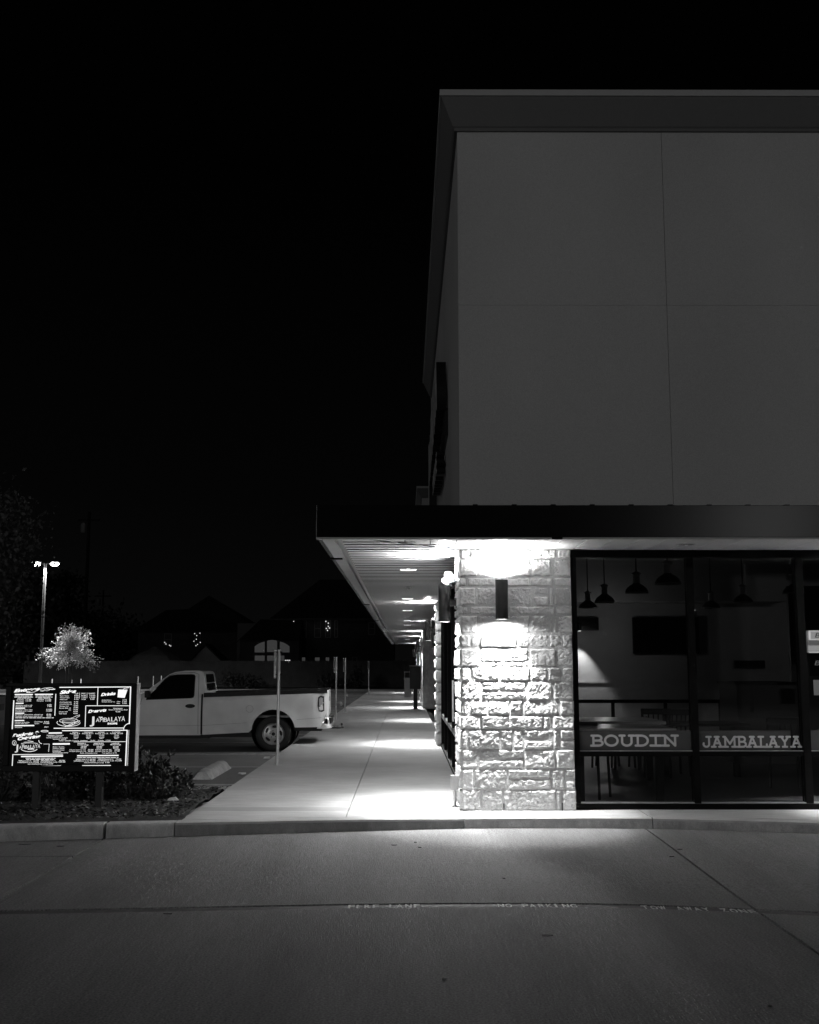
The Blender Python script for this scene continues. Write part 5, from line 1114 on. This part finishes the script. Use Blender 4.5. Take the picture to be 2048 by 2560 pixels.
for k in range(3): p = PY(712.5+k*4.6, 1657, Yw); q = PY(716.5+k*4.6, 1650, Yw); MB().box(p.x, q.x, Yw-.03, Yw-.01, p.z, q.z).build('lit_pane', 'bulb', aw)
# left house
h1 = thing('dark_house', 'black two-storey house with a peaked roof behind the white gable', 'house', (PY(470, 1700, 103).x, 103, 0)); Y1 = 103.0
xa, xb = PY(345, 1600, Y1).x, PY(640, 1600, Y1).x; ze = PY(400, 1577, Y1).z
MB().box(xa, xb, Y1, Y1+10, 0, ze).build('wall', 'brick', h1)
rf = MB(); rf.add([(PY(335, 1577, Y1).x, Y1-.4, ze), (PY(650, 1577, Y1).x, Y1-.4, ze), (PY(650, 1577, Y1).x, Y1+10, ze), (PY(335, 1577, Y1).x, Y1+10, ze), tuple(PY(416, 1525, Y1+5)), tuple(PY(470, 1523, Y1+5)), tuple(PY(523, 1489, Y1+5)), tuple(PY(604, 1536, Y1+5))], [(0, 1, 7, 6, 5, 4), (1, 2, 7), (2, 3, 4, 5, 6, 7), (3, 0, 4)]); rf.build('roof', 'roof', h1)
MB().box(PY(597, 1590, Y1).x, PY(642, 1590, Y1).x, Y1-.9, Y1-.01, 0, PY(600, 1559, Y1).z).build('gable_wall', 'sidec', h1)
win_part(h1, 410, 430, 1584, 1614, Y1, None, 1); win_part(h1, 486, 502, 1581, 1616, Y1, None, 0)
# white gable in front
gb = thing('garden_shed', 'pale triangular gable of a low shed showing over the fence', 'shed', (PY(514, 1700, 86).x, 86, 0)); Yg = 86.0
a, b, c = PY(473, 1656, Yg), PY(556, 1656, Yg), PY(514.5, 1615, Yg)
MB().box(a.x, b.x, Yg, Yg+3, 0, a.z).build('wall', 'sidec', gb); MB().prism([(a.x, a.z+.002), (b.x, a.z+.002), (c.x, c.z)], 'y', Yg, Yg+.08).build('gable', 'trim', gb)
MB().box(a.x, b.x, Yg-.03, Yg-.002, a.z+.02, a.z+.10).build('gable_trim', 'flange', gb)
rr = MB()
for (p, q) in ((a, c), (c, b)): rr.add([(p.x, Yg-.25, p.z+.02), (q.x, Yg-.25, q.z+.02), (q.x, Yg+3.2, q.z+.02), (p.x, Yg+3.2, p.z+.02), (p.x, Yg-.25, p.z+.17), (q.x, Yg-.25, q.z+.19), (q.x, Yg+3.2, q.z+.19), (p.x, Yg+3.2, p.z+.17)], [(0, 1, 2, 3), (4, 5, 6, 7), (0, 1, 5, 4), (1, 2, 6, 5), (2, 3, 7, 6), (3, 0, 4, 7)])
rr.build('roof', 'roof', gb)
# patio umbrella
Yu = 84.0; p0 = PY(388, 1620, Yu); ea = PY(322, 1650, Yu); eb = PY(455, 1654, Yu); rU = (eb.x-ea.x)/2
um = thing('patio_umbrella', 'wide pale patio umbrella showing over the fence left of the gable', 'umbrella', (p0.x, Yu, 0))
MB().lathe([(.05, p0.z+.12), (.3, p0.z+.02), (.32, p0.z-.04), (rU*.55, p0.z-.35), (rU*.8, p0.z-.58), (rU, ea.z-.05), (rU*.99, ea.z-.18)], c=(p0.x, Yu, 0), n=8).build('canopy', 'cloth', um); MB().tube((p0.x, Yu, 0), (p0.x, Yu, p0.z+.1), .04).build('pole', 'dark', um)
# utility poles, lot lamp
for u, vt, vb, y, r_, lab in ((224, 1280, 1600, 110, .20, 'tall black utility pole standing against the dark sky'), (259, 1475, 1600, 150, .15, 'short distant utility pole just right of the tall one')):
    p = PY(u, vt, y); t = thing('utility_pole', lab, 'utility pole', (p.x, y, 0)); MB().tube((p.x, y, 0), (p.x, y, p.z), r_, r_*.75, n=10).build('pole', 'roof', t); MB().box(p.x-1.1, p.x+1.1, y-.06, y+.06, p.z-.9, p.z-.75).build('crossarm', 'roof', t)
    MB().lathe([(.2, -1.0), (.25, -.9), (.25, -.2), (.1, 0)], c=(p.x-.55, y-.1, p.z-1.6+.5), n=10).build('transformer', 'flange', t, smooth=True)
LY = 60.0; p = PY(114, 1409, LY)
lm = thing('lot_lamp', 'tall car-park lamp with two glowing heads above the small lit tree', 'street lamp', (p.x, LY, 0))
MB().tube((p.x, LY, .4), (p.x, LY, p.z), .085, .07, n=14).build('pole', 'plastic', lm, smooth=True); MB().tube((p.x, LY, 0), (p.x, LY, .4), .25, n=16).build('pole_base', 'kerb', lm, smooth=True)
MB().box(p.x-.5, p.x+.5, LY-.03, LY+.03, p.z-.03, p.z+.03).build('cross_arm', 'dark', lm)
for s in (-1, 1):
    hx = p.x+s*.50; MB().box(hx-.26, hx+.26, LY-.2, LY+.2, p.z+.06, p.z+.12).build('lamp_head', 'dark', lm, bevel=.02); MB().lathe([(.001, -.14), (.12, -.12), (.2, -.06), (.23, .0), (.2, .04), (.1, .058)], c=(hx, LY, p.z), n=16).build('lens', 'lampface', lm, smooth=True)
    lightobj('lamp_beam', 'SPOT', (hx, LY, p.z-.16), (0, 0, -1), 7500, lm, 165, .6, .1)
for i, (u, v, y) in enumerate([(131, 1697, 66), (180, 1699, 68), (203, 1697, 66), (346, 1691, 70), (384, 1690, 72), (404, 1689, 70)]):
    p = PY(u, v, y); t = tag(MB().tube((p.x, y, 0), (p.x, y, p.z), .025, n=8).build('marker_stake', 'steel'), ['thin pale stake above the middle-left of the menu board, leftmost of three','thin pale stake above the menu board, middle of three','thin pale stake above the menu board, rightmost of three','pale stake rising just right of the menu board corner','pale stake above the pickup windscreen, left of two','pale stake above the pickup windscreen, right of two'][i], 'stake', 'marker stakes far across the car park')

# the same car-park lamps stand behind the viewer and light the front of the building
for (x, y, h, W, lab) in ((-20, -15, 6.5, 1700, 'car-park lamp standing behind the viewpoint on the left'), (12.6, -16, 6.9, 620, 'car-park lamp standing behind the viewpoint on the right')):
    c = thing('lot_lamp', lab, 'street lamp', (x, y, 0))
    MB().tube((x, y, 0), (x, y, h), .085, .07, n=14).build('pole', 'dark', c, smooth=True); MB().box(x-.6, x+.6, y-.03, y+.03, h-.03, h+.03).build('cross_arm', 'dark', c)
    for s_ in (-1, 1):
        hx = x+s_*.55; MB().box(hx-.26, hx+.26, y-.2, y+.2, h+.06, h+.12).build('lamp_head', 'dark', c, bevel=.02)
        MB().lathe([(.001, -.06), (.12, -.05), (.2, .0), (.2, .05)], c=(hx, y, h), n=16).build('lens', 'lens', c, smooth=True)
        lightobj('lamp_beam', 'POINT', (hx, y, h-.3), (0, 0, -1), W, c, r=.2)
